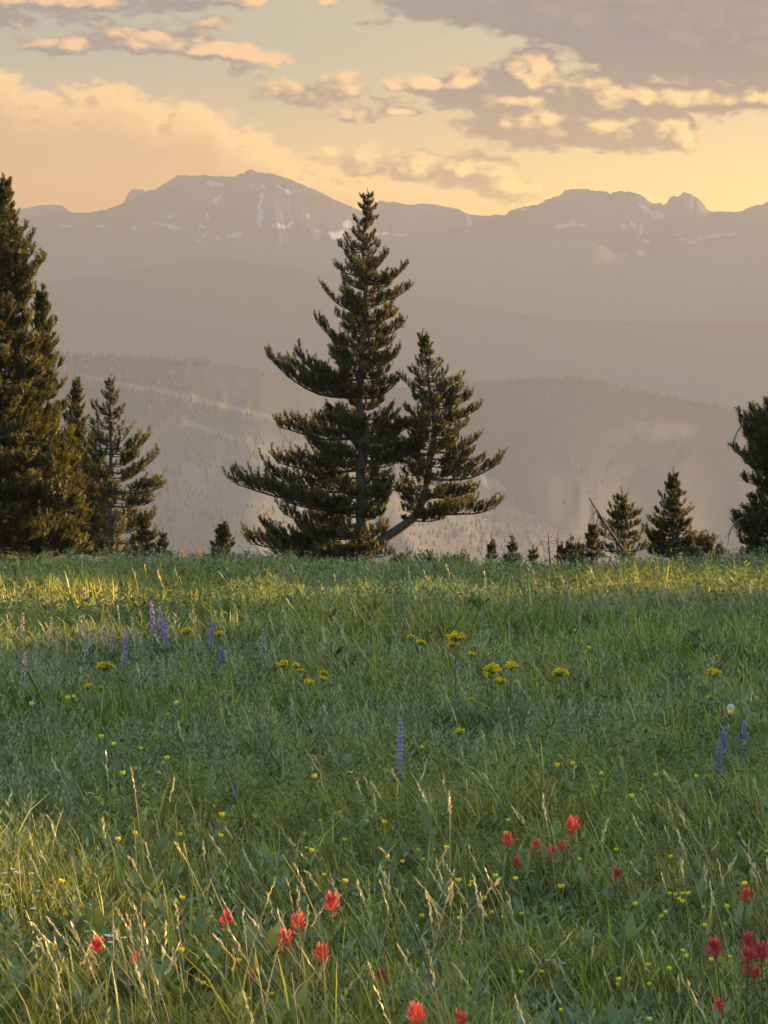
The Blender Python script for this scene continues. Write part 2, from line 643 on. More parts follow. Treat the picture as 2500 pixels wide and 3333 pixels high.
SNOW += [(465, 397, 26, 6, 14), (555, 408, 12, 5, 35), (564, 430, 5, 24, 8), (561, 468, 7, 26, 2), (568, 405, 10, 5, 40),
         (615, 410, 30, 3, 32), (600, 487, 12, 6, 15), (622, 487, 16, 4, -35), (665, 466, 9, 5, 35),
         (360, 487, 32, 5, 10), (385, 492, 10, 4, 25), (372, 468, 12, 3, 0), (436, 490, 12, 4, 5), (290, 492, 12, 3, 0), (150, 488, 16, 3, 0), (215, 488, 10, 3, 0),
         (448, 468, 4, 16, -12), (466, 434, 7, 7, 0), (476, 425, 5, 9, 20), (505, 508, 24, 7, -12), (472, 514, 12, 5, 25), (440, 508, 8, 8, 0), (428, 520, 14, 4, 20),
         (690, 500, 16, 7, 10), (715, 505, 22, 7, 20), (730, 510, 14, 10, 0), (750, 485, 10, 10, 30), (745, 500, 14, 5, 0), (835, 507, 26, 5, 6), (850, 510, 22, 4, 0),
         (1018, 480, 8, 14, 30), (1012, 470, 6, 8, 0), (1130, 452, 12, 4, 0), (1215, 488, 20, 5, -12), (1240, 480, 8, 9, 40), (1256, 486, 16, 4, 10),
         (1395, 452, 18, 6, 40), (1412, 466, 22, 6, 20), (1425, 462, 12, 5, 30), (1385, 490, 6, 14, 10), (1370, 487, 14, 5, 35), (1348, 490, 8, 4, 30), (1397, 520, 10, 5, 10), (1385, 502, 5, 12, 0),
         (1385, 548, 12, 7, 15), (1350, 552, 14, 4, -10), (1465, 507, 12, 4, 0), (1473, 518, 8, 3, 0), (1498, 522, 9, 4, 0), (1540, 510, 30, 4, -10), (1580, 505, 26, 4, -10)]


def alpine(U, T, X, Y, Z):
    t = smooth(fbm(X * 0.02, Z * 0.04 + X * 0.008, 5, 0.6), -0.4, 0.5)[..., None]
    c = np.array([0.02, 0.02, 0.021]) * (1 - t) + np.array([0.085, 0.078, 0.07]) * t
    low_ = smooth(Z, 205, 130)[..., None]
    c = c * (1 - low_) + low_ * np.array([0.035, 0.045, 0.035])
    s = snow_mask(X, Y, Z)[..., None]
    return c * (1 - s) + s * np.array([0.40, 0.41, 0.43])


def pale_wooded(U, T, X, Y, Z):
    return wooded(U, T, X, Y, Z) * 2.3  # the wooded tones made paler, to tell the ridge layers apart


def wooded(U, T, X, Y, Z):
    t = smooth(fbm(X * 0.004, Y * 0.004, 5), -0.4, 0.5)[..., None]
    return np.array([0.028, 0.036, 0.024]) * (1 - t) + np.array([0.05, 0.055, 0.034]) * t


hill('mountain_mesas', [(-300, 440), (-50, 455), (20, 452), (60, 450), (85, 443), (135, 443), (147, 456), (200, 470), (240, 462), (265, 440), (279, 414), (286, 408), (312, 410), (330, 440), (380, 470), (800, 470), (1700, 480)], 6750, 250, 0.1, 0.05, alpine, seed=3)
hill('mountain_far_ridge', [(-300, 520), (700, 480), (800, 452), (818, 433), (840, 436), (880, 440), (940, 442), (975, 447), (990, 451), (1003, 460), (1030, 464), (1060, 467), (1075, 463), (1090, 464), (1110, 458), (1160, 450), (1250, 440), (1800, 470)], 6350, 450, 0.2, 0.2, alpine, seed=11, n_u=700)
hill('mountain_massif', [(-400, 470), (-150, 485), (-50, 482), (30, 474), (65, 472), (100, 465), (150, 458), (210, 458), (265, 441), (300, 422), (345, 402), (385, 378), (402, 381), (420, 379), (440, 378), (470, 381), (505, 382), (527, 373), (543, 361), (553, 369), (575, 374), (620, 385), (640, 395), (680, 410), (720, 430), (745, 440), (770, 452), (800, 466), (850, 485), (900, 505), (1000, 530), (1300, 570), (1800, 600)], 5900, 900, 0.05, 0.22, alpine, seed=5, n_u=1500, n_t=170)
hill('mountain_crags', [(-300, 600), (850, 540), (960, 500), (1050, 474), (1080, 466), (1100, 457), (1125, 449), (1160, 445), (1190, 428), (1208, 420), (1222, 411), (1235, 406), (1270, 409), (1312, 413), (1318, 419), (1340, 415), (1378, 416), (1392, 424), (1407, 438), (1440, 439), (1446, 428), (1470, 422), (1478, 414), (1491, 415), (1497, 421), (1505, 424), (1520, 440), (1533, 456), (1545, 455), (1570, 458), (1592, 459), (1630, 445), (1659, 433), (1740, 405), (1900, 430)], 5700, 900, 0.07, 0.34, alpine, seed=21, n_u=1500, n_t=170)
hill('foothill_back', [(-400, 470), (-50, 500), (100, 512), (300, 525), (430, 531), (600, 526), (700, 520), (800, 512), (840, 506), (900, 512), (1000, 513), (1100, 506), (1200, 512), (1280, 522), (1330, 546), (1390, 560), (1450, 546), (1550, 531), (1659, 520), (1900, 500)], 5300, 700, 0.03, 0.05, pale_wooded, seed=8)
hill('foothill_middle', [(-400, 640), (-50, 640), (100, 610), (250, 590), (330, 575), (420, 564), (520, 565), (620, 577), (700, 592), (900, 640), (1200, 690), (1659, 700), (1900, 690)], 5050, 700, 0.03, 0.05, wooded, seed=14)
hill('foothill_front', [(-400, 730), (200, 745), (500, 722), (800, 702), (1000, 690), (1150, 688), (1300, 696), (1500, 720), (1659, 735), (1900, 730)], 4800, 700, 0.03, 0.05, pale_wooded, seed=18)


def px_of(X, Y, Z):
    d = np.stack([X, Y, Z], -1) - CAM
    cz = d[..., 1] * math.cos(PITCH) - d[..., 2] * math.sin(PITCH)
    cy = d[..., 1] * math.sin(PITCH) + d[..., 2] * math.cos(PITCH)
    return (1250 + F * d[..., 0] / cz) / K, (1666.5 - F * cy / cz) / K


def clearing_left(X, Y, Z):
    """Open dry meadows on the near hill, their pale colour also standing in for sunlight: bands running down to the right, and the bare spur at its end."""
    px, py = px_of(X, Y, Z)
    nz = fbm(X * 0.011, Y * 0.009, 5)
    m = np.zeros(px.shape)
    for (xa, ya, xb, yb, wd) in ((170, 812, 420, 860, 10), (330, 840, 640, 915, 9), (400, 910, 640, 990, 12), (480, 940, 620, 1000, 10), (1050, 1040, 1300, 1100, 18), (1150, 1080, 1320, 1108, 10)):
        t = np.clip(((px - xa) * (xb - xa) + (py - ya) * (yb - ya)) / ((xb - xa) ** 2 + (yb - ya) ** 2), 0, 1)
        dd = np.hypot(px - xa - t * (xb - xa), py - ya - t * (yb - ya))
        m = np.maximum(m, smooth(1 - dd / wd + 0.5 * nz, 0.0, 1.2))
    return m


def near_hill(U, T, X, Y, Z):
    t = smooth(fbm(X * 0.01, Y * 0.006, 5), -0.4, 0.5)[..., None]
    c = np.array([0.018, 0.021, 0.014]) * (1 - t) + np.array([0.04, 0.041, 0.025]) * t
    below = smooth(np.abs(T), 0.10, 0.34)[..., None] * (0.55 + 0.45 * smooth(fbm(X * 0.02, Y * 0.012 + 5, 5), -0.4, 0.4))[..., None]  # lower slope painted paler, sunlight and haze put into its colour
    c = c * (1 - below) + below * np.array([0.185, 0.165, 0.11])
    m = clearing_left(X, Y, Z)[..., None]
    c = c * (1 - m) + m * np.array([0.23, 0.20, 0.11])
    lowm = smooth(Z, -150, -260)[..., None]  # hill foot paled in colour too, in place of thicker valley haze
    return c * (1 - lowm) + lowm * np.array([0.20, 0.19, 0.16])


def right_hill(U, T, X, Y, Z):
    px, py = px_of(X, Y, Z)
    t = smooth(fbm(X * 0.006, Y * 0.004, 5), -0.4, 0.5)[..., None]
    c = np.array([0.06, 0.06, 0.04]) * (1 - t) + np.array([0.085, 0.083, 0.052]) * t
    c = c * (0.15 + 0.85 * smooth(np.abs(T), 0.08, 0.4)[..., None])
    m = (smooth(1 - np.hypot((px - 1480) / 190, (py - 930) / 45) + 0.6 * fbm(X * 0.01, Y * 0.006, 4), 0, 0.8) * 0.7)[..., None]
    return c * (1 - m) + m * np.array([0.17, 0.16, 0.085])


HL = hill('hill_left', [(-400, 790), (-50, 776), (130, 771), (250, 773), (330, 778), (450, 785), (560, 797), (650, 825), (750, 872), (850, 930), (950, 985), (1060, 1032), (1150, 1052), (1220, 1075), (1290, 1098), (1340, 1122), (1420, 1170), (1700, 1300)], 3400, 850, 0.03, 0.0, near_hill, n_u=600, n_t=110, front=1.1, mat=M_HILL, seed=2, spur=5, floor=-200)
HR = hill('hill_right', [(-400, 930), (500, 890), (700, 860), (850, 838), (1000, 827), (1080, 826), (1150, 816), (1230, 818), (1300, 827), (1400, 850), (1500, 872), (1600, 888), (1750, 925), (2000, 980)], 3700, 950, 0.03, 0.0, right_hill, n_u=500, n_t=90, front=1.1, mat=M_HILL, seed=31, spur=4, floor=-270)


def build_forest():
    """The woods on the two near hills: one mass of small conifers."""
    rs = np.random.RandomState(5)
    Vs, Fs, Cs = [], [], []
    base_n = 0
    for (us, ts, X, Y, Z, c), N, clear in ((HL, 14000, True), (HR, 2600, False)):
        n_front = int((ts <= 0).sum())
        # dense along the crest, thinner clumps lower down
        tt = -rs.rand(N) ** (2.4 if clear else 9.0)
        uu = rs.rand(N)
        fi = np.clip((1 - np.abs(tt) ** (1 / 1.9)) * (n_front - 1), 0, n_front - 1.001)
        fj = uu * (len(us) - 1.001)
        i, j = fi.astype(int), fj.astype(int)
        a, b = (fi - i)[:, None], (fj - j)[:, None]
        G = np.stack([X, Y, Z], -1)
        p = (G[i, j] * (1 - b) + G[i, j + 1] * b) * (1 - a) + (G[i + 1, j] * (1 - b) + G[i + 1, j + 1] * b) * a
        keep = fbm(p[:, 0] * 0.012, p[:, 1] * 0.008, 3) > -0.25
        if clear:
            keep &= clearing_left(p[:, 0], p[:, 1], p[:, 2]) < 0.4
        keep &= p[:, 2] > VALLEY + 60
        p = p[keep]
        m = len(p)
        h = rs.uniform(2.5, 6.5, m) * (1 + 0.3 * fbm(p[:, 0] * 0.01, p[:, 1] * 0.01, 2))
        r = h * rs.uniform(0.16, 0.26, m)
        k = 6
        th = np.arange(k) / k * 2 * math.pi
        rings = []
        for zf, rf in ((0.05, 0.9), (0.35, 0.8), (0.7, 0.42)):
            jit = rs.uniform(0.6, 1.25, (m, k))
            rings.append(np.stack([p[:, 0, None] + r[:, None] * rf * np.cos(th) * jit, p[:, 1, None] + r[:, None] * rf * np.sin(th) * jit, np.repeat((p[:, 2] + h * zf)[:, None], k, 1)], -1))
        top = (p + np.stack([0 * h, 0 * h, h], -1))[:, None]
        V = np.concatenate(rings + [top], 1)
        nv = V.shape[1]
        q = []
        for lv in range(2):
            for s in range(k):
                q.append([lv * k + s, lv * k + (s + 1) % k, (lv + 1) * k + (s + 1) % k, (lv + 1) * k + s])
        tr = [[2 * k + s, 2 * k + (s + 1) % k, 3 * k] for s in range(k)]
        off = (np.arange(m) * nv)[:, None, None] + base_n
        Fs += [(np.array(q)[None] + off).reshape(-1, 4), (np.array(tr)[None] + off).reshape(-1, 3)]
        col = np.array([0.045, 0.047, 0.03]) * rs.uniform(0.6, 1.6, (m, 1)) + np.array([0.014, 0.006, 0]) * rs.rand(m, 1)
        Cs.append(np.repeat(col, nv, 0))
        Vs.append(V.reshape(-1, 3))
        base_n += m * nv
    me = mesh_of('hillside_forest', np.concatenate(Vs), Fs, np.concatenate(Cs), [M_FOREST])
    tag(link('hillside_forest', me), 'hazy conifer woods covering the two rounded hills across the valley', 'forest', kind='stuff')


build_forest()


def build_haze():
    x, y0, y1, z0, z1 = 9000, -3000, HAZE_END, VALLEY - 60, HAZE_TOP
    V = [(sx * x, y, z) for z in (z0, z1) for y in (y0, y1) for sx in (-1, 1)]
    f = [(0, 2, 3, 1), (4, 5, 7, 6), (0, 1, 5, 4), (2, 6, 7, 3), (0, 4, 6, 2), (1, 3, 7, 5)]
    m = bpy.data.materials.new('evening_haze')
    m.use_nodes = True
    m.node_tree.nodes.clear()
    q = NT(m.node_tree)
    pv = q.node('ShaderNodeVolumePrincipled')
    pv.inputs['Color'].default_value = (*HAZE_COL, 1)
    pv.inputs['Density'].default_value = HAZE
    pv.inputs['Anisotropy'].default_value = 0.3
    out = q.node('ShaderNodeOutputMaterial')
    q.put(out.inputs['Volume'], pv.outputs[0])
    o = link('haze', mesh_of('haze', V, [np.array(f)], None, [m]))
    tag(o, 'warm evening haze filling the valley in front of the mountains', 'haze', kind='stuff')


build_haze()
#@@STAGE
# ------------------------------------------------------------------ meadow grass
def grass_height(x, y):
    """Tussocks and hollows of the sward, metres."""
    a = fbm(x * 0.9 + 5, y * 0.45, 4)
    b = fbm(x * 2.6, y * 1.6 + 9, 3)
    return np.clip(0.165 + 0.09 * a + 0.065 * b, 0.045, 0.36) * (1 - 0.3 * smooth(y, 34, 44)) * (0.82 + 0.18 * smooth(y, 10, 15))


def sample_wedge(rs, N, y0, y1, power, margin):
    """Random ground points that fill the view evenly enough, with a margin at both sides."""
    t = rs.rand(N)
    if abs(power - 1) < 1e-6:
        y = y0 * (y1 / y0) ** t
    else:
        e = 1 - power
        y = (y0 ** e + t * (y1 ** e - y0 ** e)) ** (1 / e)
    half = y * 0.0921 + margin
    return (rs.rand(N) * 2 - 1) * half, y


def blades(rs, x, y, h, wid, lean, heading, col_b, col_t, curve=2.0):
    """Vectorised bent grass blades: returns V, quads, tris, colours."""
    N = len(x)
    z = gz(x, y) - 0.02
    face = rs.rand(N) * 2 * math.pi
    wx, wy = np.cos(face), np.sin(face)
    lx, ly = np.cos(heading) * lean, np.sin(heading) * lean
    V = np.zeros((N, 7, 3), np.float32)
    C = np.zeros((N, 7, 3), np.float32)
    for k, (s, wf) in enumerate(((0, 0.8), (0.4, 1.0), (0.75, 0.7), (1.0, 0))):
        b = s ** curve
        zz = z + h * s - 0.35 * lean * b * s
        px, py = x + lx * b, y + ly * b
        col = col_b * (1 - s) + col_t * s
        if k < 3:
            for e, sg in ((0, -0.5), (1, 0.5)):
                V[:, 2 * k + e] = np.stack([px + wx * wid * wf * sg, py + wy * wid * wf * sg, zz], -1)
                C[:, 2 * k + e] = col
        else:
            V[:, 6] = np.stack([px, py, zz], -1)
            C[:, 6] = col
    o = (np.arange(N) * 7)[:, None]
    q = np.concatenate([o + np.array([[0, 1, 3, 2]]), o + np.array([[2, 3, 5, 4]])])
    t = o + np.array([[4, 5, 6]])
    return V.reshape(-1, 3), q, t, C.reshape(-1, 3)


def build_grass(N=520000):
    rs = np.random.RandomState(3)
    x, y = sample_wedge(rs, N, 7.5, 52, 1.05, 1.6)
    # blades gather in tussocks
    k = rs.rand(N) < 0.55
    cx_ = np.round(x / 0.17 + 0.8 * fbm(x * 3, y * 3, 2)) * 0.17
    cy_ = np.round(y / 0.17 + 0.8 * fbm(y * 3 + 40, x * 3, 2)) * 0.17
    x = np.where(k, x * 0.45 + 0.55 * cx_, x)
    y = np.where(k, y * 0.45 + 0.55 * cy_, y)
    h = grass_height(x, y) * rs.uniform(0.45, 1.25, N)
    tall = rs.rand(N) < 0.035
    h = np.where(tall, h * 1.35 + 0.05, h)
    wid = rs.uniform(0.003, 0.0068, N) * (0.8 + y / 26)
    lean = h * rs.uniform(0.05, 0.75, N)
    heading = rs.rand(N) * 2 * math.pi + 0.0
    wind = 0.45
    heading = np.where(rs.rand(N) < wind, 2.6 + rs.randn(N) * 0.7, heading)
    # kinds of grass in patches: fresh green, blue-green, yellow-green
    p1 = fbm(x * 0.45 + 31, y * 0.22, 4) + 0.35 * rs.randn(N)
    p2 = fbm(x * 0.7 + 80, y * 0.35 + 12, 4) + 0.35 * rs.randn(N)
    fresh, blue, yel = np.array([0.135, 0.180, 0.028]), np.array([0.175, 0.200, 0.062]), np.array([0.30, 0.255, 0.045])
    wb = smooth(p1, -0.05, 0.35)[:, None]
    wy_ = smooth(p2, 0.1, 0.45)[:, None]
    col = fresh * (1 - wb) + blue * wb
    col = col * (1 - wy_ * 0.8) + yel * wy_ * 0.8
    col = col * rs.uniform(0.35, 1.65, (N, 1))
    straw = (rs.rand(N) < 0.13)[:, None]
    tip = col * np.array([1.25, 1.15, 0.95])
    tip = np.where(straw, np.array([0.42, 0.36, 0.17]) * rs.uniform(0.7, 1.2, (N, 1)), tip)
    col = np.where(straw, np.array([0.22, 0.19, 0.08]), col)
    V, q, t, C = blades(rs, x, y, h, wid, lean, heading, col * 0.9, tip)
    me = mesh_of('grass', V, [q, t], C, [M_GRASS])
    tag(link('grass', me), 'thick green meadow grass covering the foreground slope', 'grass', kind='stuff')


def build_herbs(N=19000):
    """Low grey-green leafy herbs between the grasses."""
    rs = np.random.RandomState(9)
    x, y = sample_wedge(rs, N * 2, 8, 50, 1.0, 1.4)
    keep = (fbm(x * 0.5 + 51, y * 0.28 + 7, 4) + 0.25 * rs.randn(len(x))) > 0.05
    x, y = x[keep][:N], y[keep][:N]
    N = len(x)
    z = gz(x, y)
    H = grass_height(x, y) * rs.uniform(0.65, 1.25, N)
    L = 8
    th = np.arange(L)[None] / L * 2 * math.pi + rs.rand(N, 1) * 6.28
    ln = rs.uniform(0.016, 0.034, (N, 1)) * rs.uniform(0.7, 1.2, (N, L)) * (0.8 + y[:, None] / 40)
    up = rs.uniform(-0.1, 0.9, (N, L))
    cen = np.stack([x, y, z + H], -1)[:, None, :] + rs.randn(N, L, 3) * np.array([0.02, 0.02, 0.03])
    d = np.stack([np.cos(th), np.sin(th), up], -1)
    d /= np.linalg.norm(d, axis=-1, keepdims=True)
    sd_ = np.stack([-np.sin(th), np.cos(th), rs.uniform(-.4, .4, (N, L))], -1)
    wd = ln * rs.uniform(0.16, 0.26, (N, L))
    V = np.stack([cen, cen + d * (ln * .55)[..., None] + sd_ * wd[..., None], cen + d * ln[..., None], cen + d * (ln * .55)[..., None] - sd_ * wd[..., None]], 2)
    f = np.arange(N * L)[:, None] * 4 + np.arange(4)[None]
    c = np.array([0.145, 0.185, 0.065]) * rs.uniform(0.6, 1.3, (N, 1, 1, 1)) * np.ones((1, L, 4, 1))
    c = c * (1 + np.array([0.25, 0.1, -0.25]) * smooth(fbm(x * .8, y * .5 + 60, 3), -0.2, .6)[:, None, None, None])
    # upright sage-green stems set with narrow leaves
    M = 19000
    x, y = sample_wedge(rs, M * 2, 8, 49, 1.0, 1.4)
    keep = (fbm(x * 0.6 + 11, y * 0.3 + 77, 4) + 0.3 * rs.randn(len(x))) > 0.55 * smooth(y, 20, 10) - 0.02
    x, y = x[keep][:M], y[keep][:M]
    M = len(x)
    z, H = gz(x, y), (grass_height(x, y) * 0.85 + 0.07) * rs.uniform(0.7, 1.2, M)
    J = 15
    s_ = (np.arange(J) + 1)[None] / J
    a_ = np.arange(J)[None] * 2.4 + rs.rand(M, 1) * 6.28
    ln2 = rs.uniform(0.026, 0.05, (M, 1)) * (1.1 - 0.6 * s_) * (0.85 + y[:, None] / 60)
    lx, ly = rs.randn(M, 1) * 0.15 * H[:, None], rs.randn(M, 1) * 0.15 * H[:, None]
    cen2 = np.stack([x[:, None] + lx * s_ ** 2, y[:, None] + ly * s_ ** 2, z[:, None] + H[:, None] * s_], -1)
    d2 = np.stack([np.cos(a_), np.sin(a_), 0.5 + 0.9 * s_ * np.ones((M, 1))], -1)
    d2 /= np.linalg.norm(d2, axis=-1, keepdims=True)
    sd2 = np.stack([-np.sin(a_), np.cos(a_), 0 * a_], -1)
    w2 = (ln2 * 0.15)[..., None]
    V2 = np.stack([cen2, cen2 + d2 * (ln2 * .5)[..., None] + sd2 * w2, cen2 + d2 * ln2[..., None], cen2 + d2 * (ln2 * .5)[..., None] - sd2 * w2], 2)
    c2 = (np.array([0.20, 0.235, 0.10]) + np.array([0.07, 0.055, 0.065]) * rs.rand(M, 1)).reshape(M, 1, 1, 3) * rs.uniform(0.5, 1.35, (M, 1, 1, 1)) * np.ones((1, J, 4, 1))
    f2 = np.arange(M * J)[:, None] * 4 + np.arange(4)[None] + len(V.reshape(-1, 3))
    V, c, f = np.concatenate([V.reshape(-1, 3), V2.reshape(-1, 3)]), np.concatenate([c.reshape(-1, 3), c2.reshape(-1, 3)]), np.concatenate([f, f2])
    # rosettes of broad leaves
    M, J = 1500, 9
    x, y = sample_wedge(rs, M, 8, 44, 1.0, 1.4)
    z, H = gz(x, y), grass_height(x, y) * rs.uniform(0.35, 0.8, M)
    a_ = np.arange(J)[None] * 2.4 + rs.rand(M, 1) * 6.28
    ln2 = rs.uniform(0.06, 0.12, (M, 1)) * rs.uniform(0.6, 1.1, (M, J))
    cen2 = np.stack([x[:, None] + 0 * a_, y[:, None] + 0 * a_, z[:, None] + H[:, None] + 0 * a_], -1) + rs.randn(M, J, 3) * 0.012
    d2 = np.stack([np.cos(a_), np.sin(a_), rs.uniform(0.3, 1.6, (M, J))], -1)
    d2 /= np.linalg.norm(d2, axis=-1, keepdims=True)
    sd2 = np.stack([-np.sin(a_), np.cos(a_), 0 * a_], -1)
    w2 = (ln2 * 0.16)[..., None]
    V2 = np.stack([cen2, cen2 + d2 * (ln2 * .5)[..., None] + sd2 * w2, cen2 + d2 * ln2[..., None], cen2 + d2 * (ln2 * .5)[..., None] - sd2 * w2], 2)
    c2 = (np.array([0.13, 0.17, 0.045]) + np.array([0.05, 0.05, 0.05]) * rs.rand(M, 1)).reshape(M, 1, 1, 3) * rs.uniform(0.6, 1.3, (M, 1, 1, 1)) * np.ones((1, J, 4, 1))
    f2 = np.arange(M * J)[:, None] * 4 + np.arange(4)[None] + len(V)
    V, c, f = np.concatenate([V, V2.reshape(-1, 3)]), np.concatenate([c, c2.reshape(-1, 3)]), np.concatenate([f, f2])
    me = mesh_of('meadow_herbs', V.reshape(-1, 3), [f], c.reshape(-1, 3), [M_GRASS])
    tag(link('meadow_herbs', me), 'low grey-green leafy herbs mixed through the meadow grass', 'herbs', kind='stuff')


def solve_ground(px, py, h):
    """Where a plant of height h stands so that its top shows at photograph pixel (px, py)."""
    r = ray(px, py)
    ys = np.linspace(6.5, 58, 3000)
    zz = CAM[2] + r[2] * ys
    g = gz(r[0] * ys, ys) + h
    k = np.nonzero(zz <= g)[0]
    Y = ys[k[0]] if len(k) else 50.0
    return np.array([r[0] * Y, Y, float(gz(r[0] * Y, Y))])


# straw-coloured seed stalks: (centre x, centre y, spread x, spread y, number) in photograph pixels
STALKS = [(170, 3120, 190, 130, 60), (500, 3080, 170, 130, 52), (860, 3130, 170, 130, 40), (1010, 2920, 130, 120, 34), (1330, 2900, 200, 110, 46), (1580, 2950, 180, 110, 40), (1480, 2560, 260, 120, 34),
          (2000, 2640, 250, 120, 44), (2300, 2640, 180, 110, 34), (2330, 2850, 180, 110, 40), (1750, 3120, 300, 120, 26), (2250, 3220, 250, 90, 18), (1350, 3180, 300, 100, 26), (1250, 2480, 700, 160, 40),
          (1600, 2400, 120, 120, 14), (1640, 1930, 60, 40, 22), (2100, 1925, 420, 32, 120), (250, 2070, 330, 40, 90), (800, 2040, 300, 50, 60), (1150, 2060, 300, 70, 60), (1250, 2250, 1200, 200, 90), (420, 2800, 420, 160, 40), (1200, 1870, 1200, 22, 80), (120, 2720, 160, 160, 12)]


def build_straw():
    rs = np.random.RandomState(21)
    g = Geo()
    for cx_, cy_, sx_, sy_, m in STALKS:
        for k in range(int(m * (0.45 if cy_ > 2400 else 0.6))):
            px, py = cx_ + rs.randn() * sx_ * 0.6, cy_ + rs.randn() * sy_ * 0.6
            if not (-150 < px < 2650 and py > 1835):
                continue
            near = py > 2500
            h = rs.uniform(0.2, 0.33) if near else rs.uniform(0.18, 0.28)
            p = solve_ground(px, py, h)
            a = 2.75 + rs.randn() * 0.5 if rs.rand() < 0.7 else rs.rand() * 6.28
            ln = h * rs.uniform(0.1, 0.75)
            top = p + np.array([0, 0, h])
            base = p - np.array([math.cos(a), math.sin(a), 0]) * ln
            base[2] = float(gz(base[0], base[1])) - 0.02
            s = np.linspace(0, 1, 6)[:, None]
            pts = base + (top - base) * s + np.array([math.cos(a), math.sin(a), 0]) * (s * (s - 1)) * ln * 0.35 + np.array([0, 0, 1]) * (s * (1 - s)) * h * 0.12
            r = rs.uniform(0.0009, 0.0017) * (0.7 + p[1] / 30)
            col = np.array([0.46, 0.37, 0.17]) * rs.uniform(0.6, 1.15) if rs.rand() < 0.75 else np.array([0.22, 0.24, 0.08]) * rs.uniform(0.8, 1.2)
            g.tube(pts, np.linspace(r, r * 0.6, 6), col, k=3, cap=False)
            # the seed head: a ragged spike
            hd = rs.rand()
            if hd < 0.75:
                ax = pts[-1] - pts[-3]
                ax /= np.linalg.norm(ax)
                L = rs.uniform(0.03, 0.075)
                m2 = 9
                sp = np.linspace(0, 1, m2)[:, None]
                ctr = pts[-1] - ax * 0.02 + ax * sp * L
                out = rs.randn(m2, 3)
                out -= (out @ ax)[:, None] * ax
                out /= np.linalg.norm(out, axis=1, keepdims=True)
                wd = np.cross(out, ax)
                q = r * 2.6
                Vt = np.stack([ctr, ctr + out * q * 1.2 + ax * 0.006 + wd * q * .5, ctr + out * q + ax * 0.017, ctr + ax * 0.008 - wd * q * .5], 1)
                g.add(Vt.reshape(-1, 3), [np.arange(m2 * 4).reshape(-1, 4)], np.array([0.52, 0.41, 0.19]) * rs.uniform(0.7, 1.1))
    o = link('dry_grass', g.mesh('dry_grass', [M_STRAW]))
    tag(o, 'straw-coloured dry grass stalks with thin seed heads rising from the meadow', 'dry grass', kind='stuff')


build_grass()
build_herbs()
build_straw()


# ------------------------------------------------------------------ trees
def needle_tufts(g, rs, P, D, L, Rr, col, n=22):
    """Bottle-brush shoots: P (T,3) bases, D (T,3) unit axes, L (T,) lengths, Rr (T,) radii, col (T,3)."""
    T = len(P)
    if T == 0:
        return
    ref = rs.randn(T, 3)
    A = np.cross(D, ref)
    A /= np.linalg.norm(A, axis=1, keepdims=True) + 1e-9
    B = np.cross(D, A)
    s = (np.arange(n) + 0.5) / n
    s = np.clip(s[None] + rs.uniform(-0.03, 0.03, (T, n)), 0, 1)
    th = rs.rand(T, n) * 2 * math.pi
    rad = np.cos(th)[..., None] * A[:, None] + np.sin(th)[..., None] * B[:, None]
    side = -np.sin(th)[..., None] * A[:, None] + np.cos(th)[..., None] * B[:, None]
    base = P[:, None] + D[:, None] * (s * L[:, None])[..., None]
    fall = np.sin(math.pi * np.clip(s * 0.75 + 0.22, 0, 1)) ** 0.6
    nl = Rr[:, None] * fall * rs.uniform(0.75, 1.25, (T, n))
    tip = base + rad * nl[..., None] + D[:, None] * (nl * rs.uniform(0.5, 1.0, (T, n)))[..., None]
    w = (Rr[:, None] * 0.16 * rs.uniform(0.8, 1.3, (T, n)))[..., None]
    V = np.stack([base - side * w, base + side * w, tip], 2)
    f = np.arange(T * n * 3).reshape(-1, 3)
    c = (col[:, None, None, :] * rs.uniform(0.75, 1.3, (T, n, 1, 1))) * np.ones((1, 1, 3, 1))
    g.add(V.reshape(-1, 3), [f], c.reshape(-1, 3))


def unit(v):
    v = np.asarray(v, float)
    return v / (np.linalg.norm(v, axis=-1, keepdims=True) + 1e-12)


